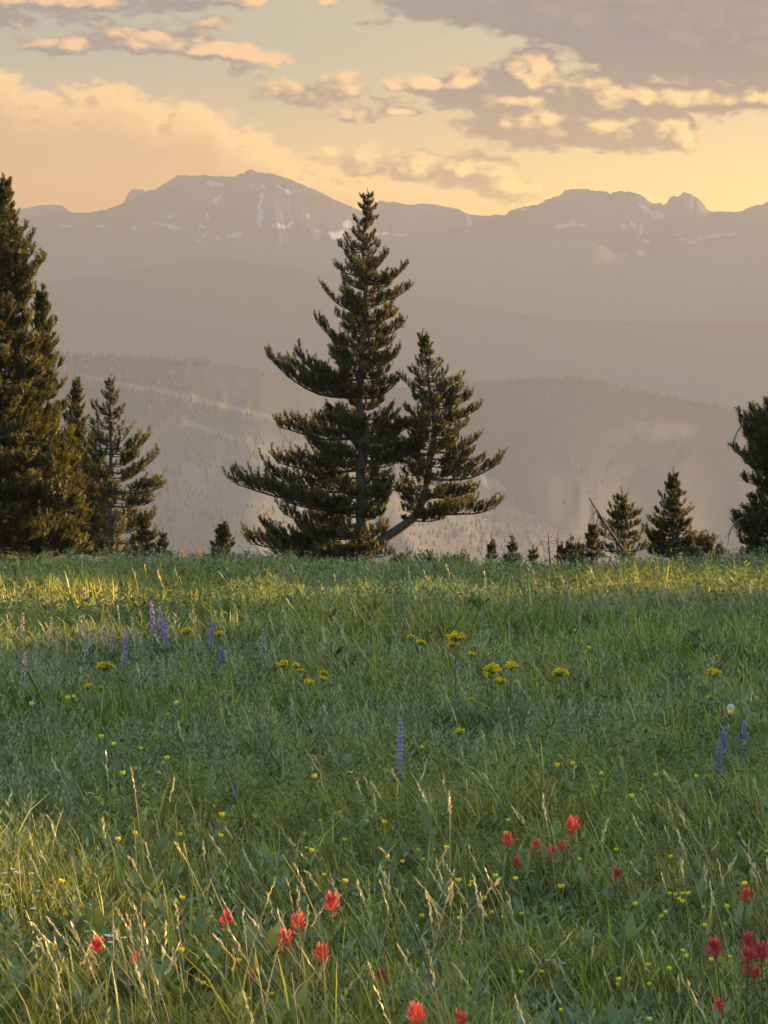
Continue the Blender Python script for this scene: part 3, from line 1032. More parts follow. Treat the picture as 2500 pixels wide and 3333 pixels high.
def conifer(name, label, d, stems, seed, step=11.0, per=5, tuft=(0.12, 0.046), bark=(0.09, 0.07, 0.055), green=(0.064, 0.070, 0.024), density=1.0, group=None, droop=0.05, dead=0.0, needles=26, limb_rad=1.0, category='tree', turn_up=1.0, bare=0.22):
    """A conifer standing d metres away. stems: list of (axis points, base radius px, profile) in layout pixels; profile rows are (y, reach left, reach right)."""
    rs = np.random.RandomState(seed)
    u = K * d / F                                    # metres per layout pixel at that distance
    wood, crown = Geo(), Geo()
    base = None
    TP, TD, TL, TR, TC = [], [], [], [], []

    def tuft_at(p, dr, f=1.0, fr=1.0):
        TP.append(p)
        TD.append(dr)
        TL.append(tuft[0] * f * rs.uniform(0.75, 1.25))
        TR.append(tuft[1] * fr * rs.uniform(0.85, 1.2))
        TC.append(np.array(green) * rs.uniform(0.45, 1.65) + np.array([0.03, 0.014, 0.0]) * max(0, rs.randn()) * 0.6)

    for si, (axis, r0, prof) in enumerate(stems):
        ax = np.array([kat(x, y, d + (dz[0] if dz else 0)) for x, y, *dz in axis])
        if si == 0:
            base = ax[0].copy()
            base[2] = float(gz(base[0], base[1])) - 0.03
            ax = np.vstack([base, ax]) if ax[0][2] > base[2] + 0.01 else ax
        n_ = len(ax)
        # resample the axis smoothly
        tt = np.concatenate([[0], np.cumsum(np.linalg.norm(np.diff(ax, axis=0), axis=1))])
        ss = np.linspace(0, tt[-1], 30)
        A = np.stack([np.interp(ss, tt, ax[:, k]) for k in range(3)], -1)
        A[1:-1] += 0.25 * (A[:-2] + A[2:] - 2 * A[1:-1])
        A[2:-2, 0] += fbm(ss[2:-2] * 2.2 + seed, ss[2:-2] * 0, 2) * r0 * u * 0.35
        rad = r0 * u * (1 - ss / tt[-1]) ** 0.8 + 0.006
        wood.tube(A, rad, np.array(bark), k=8)
        ztop = A[-1, 2]
        py_ = np.array([row[0] for row in prof], float)
        pz = np.array([kat(0, yy, d)[2] for yy in py_])
        pl = np.array([row[1] for row in prof], float) * u
        pr = np.array([row[2] for row in prof], float) * u
        order = np.argsort(pz)
        pz, pl, pr = pz[order], pl[order], pr[order]
        height = ztop - pz[0]
        # limbs: every profile row gets its own side limbs so the outline is kept, then whorls fill in between
        jobs = []
        for row in range(len(pz)):
            for azm, reach in ((math.pi + rs.randn() * 0.2, pl[row]), (rs.randn() * 0.2, pr[row])):
                if reach > 4 * u:
                    jobs.append((pz[row], azm, reach / max(abs(math.cos(azm)), 0.8), True))
        z = pz[0]
        while z < ztop - 0.05:
            f = (z - pz[0]) / height
            L_, R_ = np.interp(z, pz, pl), np.interp(z, pz, pr)
            m = max(2, int(round(per * density * (0.8 + 0.4 * rs.rand()))))
            a0 = rs.rand() * 6.28
            for k in range(m):
                azm = a0 + k * 2 * math.pi / m + rs.randn() * 0.25
                c_, s_ = math.cos(azm), math.sin(azm)
                rw = R_ if c_ > 0 else L_
                dp = 0.5 * (L_ + R_) * 0.85
                jobs.append((z + rs.randn() * step * u * 0.55, azm, math.hypot(rw * c_, dp * s_) * rs.uniform(0.35, 1.04), False))
            z += step * u * (0.65 + 0.6 * (1 - f)) * rs.uniform(0.8, 1.2)
        for zt, azm, ln, main in jobs:
            f = np.clip((zt - pz[0]) / height, 0, 1)
            ln = max(ln, 0.035)
            rise = ln * (0.10 + 0.75 * f ** 1.5) * rs.uniform(0.35, 1.5) * turn_up
            z0_ = zt - rise * (0.8 if f < 0.9 else 0.5)
            kk = np.clip(np.interp(z0_, A[:, 2], np.arange(30)), 0, 29)
            i = int(min(kk, 28))
            p0 = A[i] + (A[i + 1] - A[i]) * (kk - i)
            z0_ = p0[2]
            out = np.array([math.cos(azm), math.sin(azm), 0])
            s = np.linspace(0, 1, 8)[:, None]
            sid = np.array([-out[1], out[0], 0])
            wob = (fbm(s[:, 0] * 2.5 + rs.rand() * 50, s[:, 0] * 0 + rs.rand() * 50, 2) * ln * 0.06)[:, None]
            rr = zt - z0_
            pts = p0 + out * ln * s ** 0.95 + np.array([0, 0, 1]) * (rr * s ** 2.4 - droop * ln * np.sin(math.pi * s)) + sid * wob * s + np.array([0, 0, 1]) * wob * 0.6 * s
            lr = (0.006 + 0.011 * ln) * (1.2 if main else 0.8) * limb_rad
            wood.tube(pts, np.linspace(lr, 0.004, 8), np.array(bark) * rs.uniform(0.8, 1.2), k=5, cap=False)
            if rs.rand() < dead:
                continue
            tg = unit(np.gradient(pts, axis=0))
            # shoots along the outer limb and on side twigs
            ft = float(np.clip(ln / 0.3, 0.5, 1.0))
            nt = max(3, int(ln / (tuft[0] * 0.26)))
            for q in range(nt):
                sq = bare + (1 - bare) * (q + rs.rand()) / nt if ln > 0.25 else (q + rs.rand()) / nt
                x_ = np.clip(sq * 7, 0, 6.999)
                j = int(x_)
                pt = pts[j] + (pts[j + 1] - pts[j]) * (x_ - j)
                dr = tg[j]
                sg = 1 if rs.rand() < 0.5 else -1
                tw = unit(dr * 0.7 + sid * sg * rs.uniform(0.3, 1.0) + np.array([0, 0, rs.uniform(0.05, 0.7) * turn_up]))
                tl = ln * rs.uniform(0.10, 0.34) * (1.15 - sq * 0.6)
                tl = np.clip(tl, 0.03, 0.42)
                end = pt + tw * tl + np.array([0, 0, 0.25 * tl * turn_up])
                if tl > 0.06:
                    wood.tube(np.array([pt, pt + tw * tl * 0.55, end]), [0.005, 0.004, 0.003], np.array(bark), k=3, cap=False)
                nn = 1 + int(tl / (tuft[0] * 0.75))
                for v_ in range(nn):
                    fpos = 1 - v_ / nn * 0.8
                    pp = pt + (end - pt) * fpos
                    dd = unit(tw * 0.42 + np.array([0, 0, rs.uniform(0.35, 1.1) * turn_up]) + rs.randn(3) * 0.28)
                    tuft_at(pp - dd * tuft[0] * 0.25, dd, (0.85 if v_ else 1.0) * ft, ft ** 0.6)
            endd = unit(tg[-1] * 0.8 + np.array([0, 0, 0.9 * turn_up]) + rs.randn(3) * 0.12)
            tuft_at(pts[-1] - endd * 0.03, endd, 1.35 * ft, 0.95 * ft ** 0.6)
            tuft_at(pts[-2], unit(tg[-2] + np.array([0, 0, 0.9 * turn_up]) + rs.randn(3) * 0.2), 1.1 * ft, ft ** 0.6)
        # leader
        for q in range(7):
            tuft_at(A[-1] - np.array([0, 0, q * tuft[0] * 0.45]), unit(np.array([rs.randn() * 0.25, rs.randn() * 0.25, 1])), 0.7, 0.6)
    if TP:
        needle_tufts(crown, rs, np.array(TP), np.array(TD), np.array(TL), np.array(TR), np.array(TC), needles)
    root = link(name, None)
    root.location = base
    tag(root, label, category, group)
    link('trunk', wood.mesh('trunk', [M_BARK], True, base), root)
    if TP:
        link('crown', crown.mesh('crown', [M_NEEDLE], False, base), root)
    return root


def copy_tree(o, loc, rz, sc, label, group):
    c = o.copy()
    SC.collection.objects.link(c)
    c.location = loc
    c.rotation_euler = (0, 0, rz)
    c.scale = (sc, sc, sc)
    c['label'] = label
    if group:
        c['group'] = group
    for ch in list(o.children):
        k = ch.copy()
        SC.collection.objects.link(k)
        k.parent = c
    return c


main_prof = [(425, 8, 8), (445, 16, 18), (470, 24, 24), (500, 24, 26), (530, 50, 34), (552, 40, 44), (575, 63, 84), (600, 50, 62), (625, 88, 94), (650, 50, 62), (680, 62, 60), (700, 100, 84), (735, 66, 62), (760, 60, 74),
             (778, 194, 66), (800, 150, 60), (822, 120, 84), (850, 50, 50), (885, 70, 60), (920, 186, 100), (950, 120, 130), (985, 150, 110), (1000, 182, 80), (1025, 200, 60), (1052, 268, 60), (1085, 170, 50), (1110, 170, 45), (1150, 210, 45), (1172, 246, 50), (1195, 190, 60)]
twin_prof = [(725, 8, 8), (745, 12, 14), (775, 24, 28), (800, 40, 40), (818, 60, 66), (850, 40, 70), (885, 60, 92), (915, 80, 70), (945, 90, 100), (975, 60, 92), (1000, 60, 156), (1022, 50, 60), (1060, 60, 110), (1092, 35, 168), (1120, 20, 70)]
big_pine = conifer('pine_tree', 'large two-stemmed pine standing alone at the crest in the middle of the meadow', 50.0,
                   [([(784, 1213), (781, 1100), (784, 980), (780, 860), (786, 700), (788, 560), (795, 418)], 15, main_prof),
                    ([(796, 1188), (850, 1150), (902, 1112), (925, 1040), (936, 940), (934, 860), (912, 716)], 10, twin_prof)], 4, step=14, per=4.3, density=1.0, tuft=(0.10, 0.038), bare=0.2)
left_prof = [(398, 16, 16), (420, 30, 26), (445, 30, 26), (465, 40, 34), (520, 60, 62), (560, 80, 88), (600, 80, 70), (640, 90, 70), (690, 100, 66), (750, 110, 92), (800, 120, 110), (850, 130, 116), (900, 140, 126), (950, 150, 140), (1000, 160, 150), (1050, 170, 156), (1100, 170, 160), (1150, 180, 166), (1190, 180, 160)]
conifer('spruce_tree', 'tallest dark spruce, cut off by the left edge of the picture', 46.0, [([(-2, 1205), (0, 800), (4, 388)], 17, left_prof)], 15, step=14, per=6, density=1.2)
conifer('spruce_tree', 'tall spruce with a sunlit right flank, just right of the tallest dark one', 47.0, [([(92, 1205), (90, 900), (90, 626)], 11, [(640, 8, 7), (665, 18, 16), (690, 30, 30), (740, 30, 34), (785, 44, 44), (830, 52, 50), (880, 64, 56), (940, 80, 66), (1000, 90, 80), (1060, 100, 90), (1120, 110, 100), (1185, 110, 100)])], 16, step=13, per=6, density=1.15)
conifer('spruce_tree', 'golden slender spruce squeezed between the dark spruces and the spruce with upswept arms', 57.0, [([(168, 1205), (166, 1000), (165, 826)], 8, [(838, 6, 6), (860, 15, 14), (900, 26, 24), (950, 42, 40), (1000, 60, 58), (1060, 78, 74), (1120, 90, 86), (1185, 94, 88)])], 17, step=12, per=6, density=1.2)
conifer('spruce_tree', 'golden spruce with long upswept right arms at the right end of the left group', 56.0, [([(243, 1208), (240, 1000), (237, 816)], 9, [(830, 6, 6), (850, 16, 16), (880, 38, 28), (915, 40, 28), (945, 44, 80), (965, 40, 40), (990, 60, 96), (1020, 62, 60), (1052, 70, 112), (1085, 76, 84), (1120, 92, 88), (1160, 98, 90), (1190, 98, 80)])], 18, step=15, per=4.6, density=0.85, limb_rad=0.9, tuft=(0.13, 0.045), bare=0.3)
conifer('spruce_tree', 'low dark young spruce under the long right arms of the golden spruce', 48.0, [([(312, 1212), (314, 1106)], 4, [(1115, 5, 5), (1135, 14, 13), (1160, 24, 24), (1195, 34, 32)])], 19, step=9, per=6, tuft=(0.08, 0.035))
conifer('spruce_tree', 'tiny thin spruce sapling at the right foot of the left group', 48.0, [([(352, 1212), (352, 1146)], 3, [(1155, 4, 4), (1175, 10, 12), (1200, 20, 20)])], 20, step=9, per=5, tuft=(0.07, 0.03))
conifer('spruce_tree', 'small rounded dark spruce alone between the left group and the large pine', 52.0, [([(482, 1216), (482, 1132)], 5, [(1138, 8, 8), (1150, 16, 14), (1175, 25, 24), (1205, 38, 28)])], 22, step=8, per=7, tuft=(0.09, 0.04), density=1.2)
cone = conifer('spruce_tree', 'neat cone-shaped spruce to the right of the leaning dead trunk', 53.0, [([(1455, 1206), (1455, 1020)], 6, [(1030, 5, 5), (1050, 14, 13), (1066, 30, 26), (1085, 24, 24), (1105, 38, 36), (1130, 46, 34), (1150, 60, 34), (1160, 52, 40), (1172, 46, 82), (1195, 56, 70)])], 24, step=11, per=5.5, density=1.1)
conifer('spruce_tree', 'bushy broad dark spruce with the dead trunk leaning through it', 52.0, [([(1345, 1208), (1344, 1066)], 6, [(1076, 7, 7), (1092, 26, 24), (1110, 28, 38), (1130, 40, 36), (1155, 46, 40), (1185, 50, 48)])], 25, step=11, per=5, density=1.0)
conifer('spruce_tree', 'pointed young spruce at the left side of the bushy broad dark spruce', 51.0, [([(1280, 1208), (1280, 1134)], 4, [(1142, 5, 5), (1158, 14, 12), (1180, 20, 18), (1200, 24, 22)])], 26, step=8, per=6, tuft=(0.08, 0.035), density=1.2)
conifer('spruce_tree', 'dense dark spruce at the right edge of the picture, trunk hidden by foliage', 47.0, [([(1668, 1208), (1672, 1000), (1680, 846)], 13, [(856, 12, 12), (868, 22, 40), (885, 50, 50), (905, 72, 70), (945, 56, 70), (975, 84, 80), (1000, 64, 70), (1040, 60, 80), (1080, 52, 80), (1105, 60, 80), (1120, 82, 90), (1145, 80, 90), (1170, 70, 90), (1195, 56, 80)])], 27, step=12, per=7, density=1.25)
for k, (x, yt, wd, txt) in enumerate([(1062, 1164, 9, 'thin pointed sapling, first one right of the low shrubs beside the large pine'), (1108, 1164, 17, 'small bushy sapling standing between two thinner saplings right of the large pine'), (1152, 1183, 8, 'shortest thin sapling, left of the two bare grey sticks'),
                                      (1213, 1175, 14, 'small leaning sapling right of the two bare grey sticks'), (1233, 1163, 16, 'small sapling second to the right of the two bare grey sticks'), (1251, 1172, 14, 'small sapling left of the pointed young spruce'),
                                      (1500, 1168, 22, 'small young spruce at the right foot of the neat cone-shaped spruce'), (1532, 1160, 14, 'low young spruce in the gap left of the right-edge spruce'), (1556, 1172, 22, 'low bushy spruce in the gap beside the right-edge spruce')]):
    conifer('conifer_sapling', txt, 50.0 + k * 0.3, [([(x, 1212), (x, yt)], 3, [(yt + 8, 4, 4), (yt + 20, wd * .55, wd * .55), (1205, wd, wd)])], 40 + k, step=8, per=5, tuft=(0.075, 0.032), group='saplings along the crest', category='sapling')

# unseen trees added beyond the right side of the picture to shade the meadow
SHADE = [(20.0, 19.0, 0.8), (23.0, 15.5, 1.0), (25.0, 23.0, 0.9), (21.5, 25.5, 0.9), (24.0, 28.0, 1.0), (30.0, 27.0, 1.2), (12.0, 30.4, 1.7), (12.3, 31.3, 1.8), (12.3, 36.5, 1.8), (11.8, 37.5, 1.8), (12.3, 38.4, 1.7), (11.9, 39.3, 1.8), (12.4, 40.2, 1.7), (11.8, 41.1, 1.7), (13.0, 42.0, 1.5), (12.0, 43.0, 1.7), (13.2, 44.6, 1.5), (12.2, 46.4, 1.7), (13.4, 48.2, 1.5), (12.5, 50.2, 1.6)]


def shade_trees():
    rs = random.Random(2)
    for k, (x, y, s) in enumerate(SHADE):
        copy_tree(cone, (x, y, float(gz(x, y)) - 0.05), rs.uniform(0, 6.28), s * 1.7, 'unseen spruce added beyond the right side of the picture to shade the meadow', 'spruces added for shade beyond the right side of the meadow')


shade_trees()


def low_shrub(name, label, x, y, d, wpx, hpx, seed, col, group=None, bare=False, cat='shrub'):
    """A spreading bush: many thin stems from one root, leafy or nearly bare."""
    rs = np.random.RandomState(seed)
    u = K * d / F
    b = kat(x, y, d)
    b[2] = float(gz(b[0], b[1])) - 0.02
    top = kat(x, y - hpx, d)[2]
    H = max(top - b[2], 0.1)
    wood, crown = Geo(), Geo()
    P_, D_ = [], []
    for k in range(26):
        a = rs.rand() * 6.28
        rr = wpx * u * math.sqrt(rs.rand())
        h = H * (1 - 0.45 * (rr / (wpx * u)) ** 2) * rs.uniform(0.6, 1.05)
        s = np.linspace(0, 1, 5)[:, None]
        pts = b + np.array([math.cos(a) * rr, math.sin(a) * rr, 0]) * s ** 0.8 + np.array([0, 0, h]) * s ** 1.2
        wood.tube(pts, np.linspace(0.007, 0.002, 5), np.array(col) * 0.7 if bare else (0.08, 0.06, 0.045), k=4, cap=False)
        for q in range(16):
            t = rs.uniform(0.3, 1.0)
            p = pts[min(int(t * 4), 3)] + (pts[min(int(t * 4) + 1, 4)] - pts[min(int(t * 4), 3)]) * (t * 4 - int(t * 4))
            P_.append(p + rs.randn(3) * 0.02)
            D_.append(unit(rs.randn(3) * 0.5 + np.array([0, 0, 0.9])))
    T = len(P_)
    needle_tufts(crown, rs, np.array(P_), np.array(D_), np.full(T, 0.07), np.full(T, 0.022 if bare else 0.03), np.array(col) * rs.uniform(0.7, 1.35, (T, 1)), 10 if bare else 16)
    root = link(name, None)
    root.location = b
    tag(root, label, cat, group)
    link('stem', wood.mesh('stem', [M_BARK], True, b), root)
    link('foliage', crown.mesh('foliage', [M_NEEDLE], False, b), root)


GREEN_B = (0.05, 0.06, 0.028)
low_shrub('low_shrub', 'low dark shrub touching the right foot of the large pine', 868, 1210, 50.5, 34, 20, 1, GREEN_B)
low_shrub('low_shrub', 'wide low dark shrub, second one right of the large pine', 918, 1212, 51, 40, 26, 2, GREEN_B)
low_shrub('low_shrub', 'flat dark shrub between the large pine and the thin saplings', 985, 1214, 51, 44, 20, 3, GREEN_B)
low_shrub('low_shrub', 'lowest flat shrub under the thin saplings', 1095, 1214, 52, 40, 14, 4, GREEN_B)
low_shrub('low_shrub', 'low dark shrub under the neat cone-shaped spruce', 1490, 1208, 51, 40, 24, 6, GREEN_B)
low_shrub('low_shrub', 'low dark shrub at the foot of the right-edge spruce', 1590, 1206, 50, 46, 26, 7, GREEN_B)
low_shrub('low_shrub', 'low dark shrub at the foot of the bushy broad spruce', 1250, 1210, 50, 34, 18, 8, GREEN_B)
RED_B = (0.30, 0.15, 0.09)
low_shrub('willow_shrub', 'reddish twiggy shrub right beside the tiny thin sapling', 395, 1214, 54, 26, 36, 11, RED_B, bare=True)
low_shrub('willow_shrub', 'reddish twiggy shrub left of the small rounded spruce', 432, 1214, 55, 26, 30, 12, RED_B, bare=True)


def dead_wood():
    rs = np.random.RandomState(77)
    # the leaning dead trunk
    d = 51.0
    a, b = kat(1412, 1212, d), kat(1273, 1076, d - 0.6)
    a[2] = float(gz(a[0], a[1])) - 0.03
    g = Geo()
    s = np.linspace(0, 1, 12)[:, None]
    pts = a + (b - a) * s + np.array([0, 0, -0.05]) * np.sin(math.pi * s)
    g.tube(pts, np.linspace(0.032, 0.008, 12), (0.10, 0.075, 0.06), k=7)
    root = link('fallen_trunk', None)
    root.location = a
    tag(root, 'bare dead trunk leaning to the left through the bushy broad spruce', 'dead tree')
    link('trunk', g.mesh('trunk', [M_BARK], True, a), root)
    t = Geo()
    for k in range(26):
        f = rs.uniform(0.55, 1.0)
        p = a + (b - a) * f
        L = rs.uniform(0.1, 0.3)
        an = rs.randn()
        ss = np.linspace(0, 1, 6)[:, None]
        q = p + np.array([rs.randn() * 0.08, rs.randn() * 0.08, 0]) * ss + np.array([0, 0, -L]) * ss ** 1.3 + rs.randn(6, 3) * 0.01 * ss
        t.tube(q, np.linspace(0.005, 0.002, 6), (0.10, 0.08, 0.065), k=4, cap=False)
    link('twigs', t.mesh('twigs', [M_BARK], True, a), root)
    # two bare sticks
    for x, yt, txt in ((1188, 1145, 'taller bare grey dead stick standing in the grass at the crest'), (1207, 1150, 'shorter bare grey dead stick beside the taller one at the crest')):
        p, q = kat(x, 1212, 52), kat(x - 2, yt, 52)
        p[2] = float(gz(p[0], p[1])) - 0.03
        g = Geo()
        s = np.linspace(0, 1, 8)[:, None]
        pts = p + (q - p) * s + rs.randn(8, 3) * 0.006
        g.tube(pts, np.linspace(0.02, 0.005, 8), (0.15, 0.12, 0.10), k=6)
        for k in range(9):
            f = rs.uniform(0.25, 0.95)
            e = p + (q - p) * f
            g.tube(np.array([e, e + np.array([rs.randn() * 0.04, rs.randn() * 0.04, 0.02]), e + np.array([rs.randn() * 0.07, rs.randn() * 0.05, 0.06])]), [0.005, 0.004, 0.002], (0.15, 0.12, 0.10), k=4, cap=False)
        o = link('dead_stick', g.mesh('dead_stick', [M_BARK], True, p))
        o.location = p
        tag(o, txt, 'dead tree', 'bare sticks at the crest')
    # arching dead boughs beside the right-edge spruce
    for (x0, y0, xm, ym, x1, y1), txt in (((1620, 1118, 1578, 1112, 1572, 1178), 'curved bare dead bough drooping from the right-edge spruce near the ground'), ((1618, 912, 1582, 925, 1588, 968), 'curved bare dead bough drooping from the right-edge spruce, higher up')):
        P0, P1, P2 = kat(x0, y0, 47), kat(xm, ym, 46.8), kat(x1, y1, 46.6)
        s = np.linspace(0, 1, 12)[:, None]
        pts = P0 * (1 - s) ** 2 + 2 * P1 * s * (1 - s) + P2 * s ** 2
        g = Geo()
        g.tube(pts, np.linspace(0.012, 0.004, 12), (0.16, 0.13, 0.11), k=6)
        for k in range(7):
            e = pts[2 + k]
            g.tube(np.array([e, e + np.array([-0.02, 0, -0.03]), e + np.array([-0.03 + rs.randn() * 0.03, 0, -0.08])]), [0.004, 0.003, 0.002], (0.16, 0.13, 0.11), k=4, cap=False)
        o = link('dead_bough', g.mesh('dead_bough', [M_BARK], True, P0))
        o.location = P0
        tag(o, txt, 'bough')


dead_wood()
#@@FLOWERS
# ------------------------------------------------------------------ flowers
def petal(g, p, d, up, ln, wd, col, curl=0.0):
    """A pointed petal or bract of two folded halves."""
    d = unit(d)
    s = unit(np.cross(d, up))
    n_ = np.cross(s, d)
    p = np.asarray(p, float)
    m1, m2 = p + d * ln * .45 + n_ * ln * curl * .25, p + d * ln * .8 + n_ * ln * curl * .7
    V = [p - s * wd * .18, p + s * wd * .18, m1 + s * wd * .5, m1 - s * wd * .5, m2 + s * wd * .36, m2 - s * wd * .36, p + d * ln + n_ * ln * curl]
    c = np.array(col)
    C = np.array([c * .85, c * .85, c, c, c * 1.05, c * 1.05, c * 1.1])
    g.add(V, [np.array([[0, 1, 2, 3], [3, 2, 4, 5]]), np.array([[5, 4, 6]])], C)


def curve_stem(g, H, r, col, lean=(0, 0), k=5):
    s = np.linspace(0, 1, 7)[:, None]
    pts = np.array([0, 0, -0.03]) * (1 - s) + np.array([lean[0], lean[1], H]) * s
    pts[:, 0] = lean[0] * s[:, 0] ** 2
    pts[:, 1] = lean[1] * s[:, 0] ** 2
    g.tube(pts, np.linspace(r, r * .7, 7), col, k=k)
    return pts


def plant_from(name, parts):
    root = link(name, None)
    for nm, g, mat in parts:
        link(nm, g.mesh(nm, [mat]), root)
    return root


STEM = (0.09, 0.13, 0.035)


def proto_paintbrush(seed, red=(0.85, 0.13, 0.09)):
    rs = np.random.RandomState(seed)
    st, hd = Geo(), Geo()
    H = 0.35
    pts = curve_stem(st, H - 0.03, 0.0022, (0.13, 0.10, 0.04))
    for k in range(9):
        a, z = rs.rand() * 6.28, rs.uniform(0.04, 0.22)
        petal(st, (0, 0, z), (math.cos(a), math.sin(a), 0.9), (0, 0, 1), 0.045, 0.007, np.array(STEM) * rs.uniform(.8, 1.2), 0.1)
    nb = 52
    for k in range(nb):
        f = k / nb
        a = k * 2.4 + rs.randn() * 0.25
        z = H - 0.048 + 0.03 * f
        tilt = -0.05 + 1.5 * f ** 1.5
        c = np.array(red) * rs.uniform(0.6, 1.12) + np.array([0.0, 0.06, 0.03]) * rs.rand()
        petal(hd, (0.004 * math.cos(a), 0.004 * math.sin(a), z), (math.cos(a), math.sin(a), tilt), (0, 0, 1), 0.027 + 0.004 * rs.randn(), 0.0085, c, 0.3)
    for k in range(7):
        a = rs.rand() * 6.28
        petal(hd, (0, 0, H - 0.066), (math.cos(a), math.sin(a), rs.uniform(-.1, .4)), (0, 0, 1), 0.026, 0.008, np.array([0.45, 0.20, 0.09]) * rs.uniform(.7, 1.1), 0.2)
    return plant_from('paintbrush_flower', [('stem', st, M_GRASS), ('flower_head', hd, M_PETAL)])


def proto_umbel(seed):
    rs = np.random.RandomState(seed)
    st, hd = Geo(), Geo()
    H = 0.32
    curve_stem(st, H - 0.018, 0.0032, (0.13, 0.17, 0.075))
    for k in range(8):
        a, z = rs.rand() * 6.28, rs.uniform(0.03, 0.2)
        petal(st, (0, 0, z), (math.cos(a), math.sin(a), 0.7), (0, 0, 1), 0.06, 0.009, np.array([0.12, 0.16, 0.08]) * rs.uniform(.8, 1.2), -0.1)
    for k in range(46):
        rr = 0.034 * math.sqrt(rs.rand())
        a = rs.rand() * 6.28
        p = np.array([rr * math.cos(a), rr * math.sin(a) * 0.9, H - 0.002 - 13.0 * rr * rr + rs.randn() * 0.0035])
        hd.tube(np.array([[0, 0, H - 0.03], p * np.array([.6, .6, 1]) - np.array([0, 0, 0.006]), p]), 0.0007, (0.16, 0.18, 0.05), k=3, cap=False)
        c = np.array([0.95, 0.70, 0.03]) * rs.uniform(0.75, 1.15)
        for q in range(5):
            b = q * 1.2566 + rs.rand()
            petal(hd, p, (math.cos(b), math.sin(b), 0.7), (0, 0, 1), 0.0085, 0.0078, c, 0.05)
        hd.tube(np.array([p - np.array([0, 0, .003]), p + np.array([0, 0, .0025])]), [0.002, 0.0028], c * 0.8, k=5)
    return plant_from('yellow_umbel_flower', [('stem', st, M_GRASS), ('flower_head', hd, M_PETAL)])


def proto_buttercup(seed):
    rs = np.random.RandomState(seed)
    st, hd = Geo(), Geo()
    H = 0.28
    pts = curve_stem(st, H, 0.0013, STEM, (rs.randn() * .02, rs.randn() * .02), 4)
    for k in range(5):
        a, z = rs.rand() * 6.28, rs.uniform(0.03, 0.18)
        petal(st, (0, 0, z), (math.cos(a), math.sin(a), 0.8), (0, 0, 1), 0.035, 0.009, np.array(STEM) * rs.uniform(.8, 1.2), -0.1)
    p = pts[-1]
    for q in range(6):
        b = q * 1.047
        petal(hd, p, (math.cos(b), math.sin(b), 1.2), (0, 0, 1), 0.0165, 0.016, np.array([0.85, 0.70, 0.05]) * rs.uniform(.85, 1.1), 0.15)
    hd.tube(np.array([p, p + np.array([0, 0, .005])]), [0.002, 0.004], (0.6, 0.42, 0.02), k=6)
    return plant_from('small_yellow_flower', [('stem', st, M_GRASS), ('flower_head', hd, M_PETAL)])


def proto_lupine(seed, cols, H=0.30, spike=0.125, rad=0.015, jit=0.35):
    rs = np.random.RandomState(seed)
    st, hd, lf = Geo(), Geo(), Geo()
    curve_stem(st, H - 0.01, 0.0028, (0.10, 0.12, 0.06))
    nw = 9 if jit else 13
    for w_ in range(nw):
        f = w_ / (nw - 1)
        z = H - spike + spike * f
        r = rad * (1 - 0.55 * f ** 2.5)
        m = 8 if jit == 0 else 7
        c0 = np.array(cols[0]) * (1 - f) + np.array(cols[1]) * f
        for k in range(m):
            a = k * 2 * math.pi / m + w_ * 0.5 + rs.randn() * jit
            d = np.array([math.cos(a), math.sin(a), 0.25])
            p = np.array([0, 0, z + rs.randn() * jit * 0.012]) + d * 0.003
            petal(hd, p, d, (0, 0, 1), r * rs.uniform(1 - jit, 1 + jit * .4), r * 0.62, c0 * rs.uniform(.75, 1.2), 0.45)
            petal(hd, p + np.array([0, 0, r * .22]), d + np.array([0, 0, .55]), (0, 0, 1), r * .85, r * 0.6, (c0 * .55 + np.array([.45, .40, .45]) * .45) * rs.uniform(.8, 1.1), 0.3)
    for k in range(7):
        a = rs.rand() * 6.28
        z = rs.uniform(0.05, H - spike)
        e = np.array([math.cos(a) * .05, math.sin(a) * .05, z + 0.03])
        lf.tube(np.array([[0, 0, z], e]), 0.0012, STEM, k=3, cap=False)
        for q in range(7):
            b = q * 2 * math.pi / 7
            petal(lf, e, (math.cos(b), math.sin(b), 0.45), (0, 0, 1), 0.038, 0.009, np.array([0.10, 0.14, 0.075]) * rs.uniform(.8, 1.2), 0.1)
    return plant_from('lupine_flower', [('stem', st, M_GRASS), ('flower_spike', hd, M_PETAL), ('leaves', lf, M_GRASS)])


def proto_daisy(seed, col):
    rs = np.random.RandomState(seed)
    st, hd = Geo(), Geo()
    H = 0.32
    pts = curve_stem(st, H, 0.0014, STEM, (rs.randn() * .015, rs.randn() * .015), 4)
    p = pts[-1]
    for q in range(12):
        b = q * 2 * math.pi / 12
        petal(hd, p, (math.cos(b), math.sin(b), 0.35 + 0.1 * rs.randn()), (0, 0, 1), 0.015, 0.0065, np.array(col) * rs.uniform(.9, 1.05), 0.05)
    hd.tube(np.array([p, p + np.array([0, 0, .004])]), [0.0055, 0.004], (0.65, 0.5, 0.08), k=8)
    return plant_from('daisy_flower', [('stem', st, M_GRASS), ('flower_head', hd, M_PETAL)])


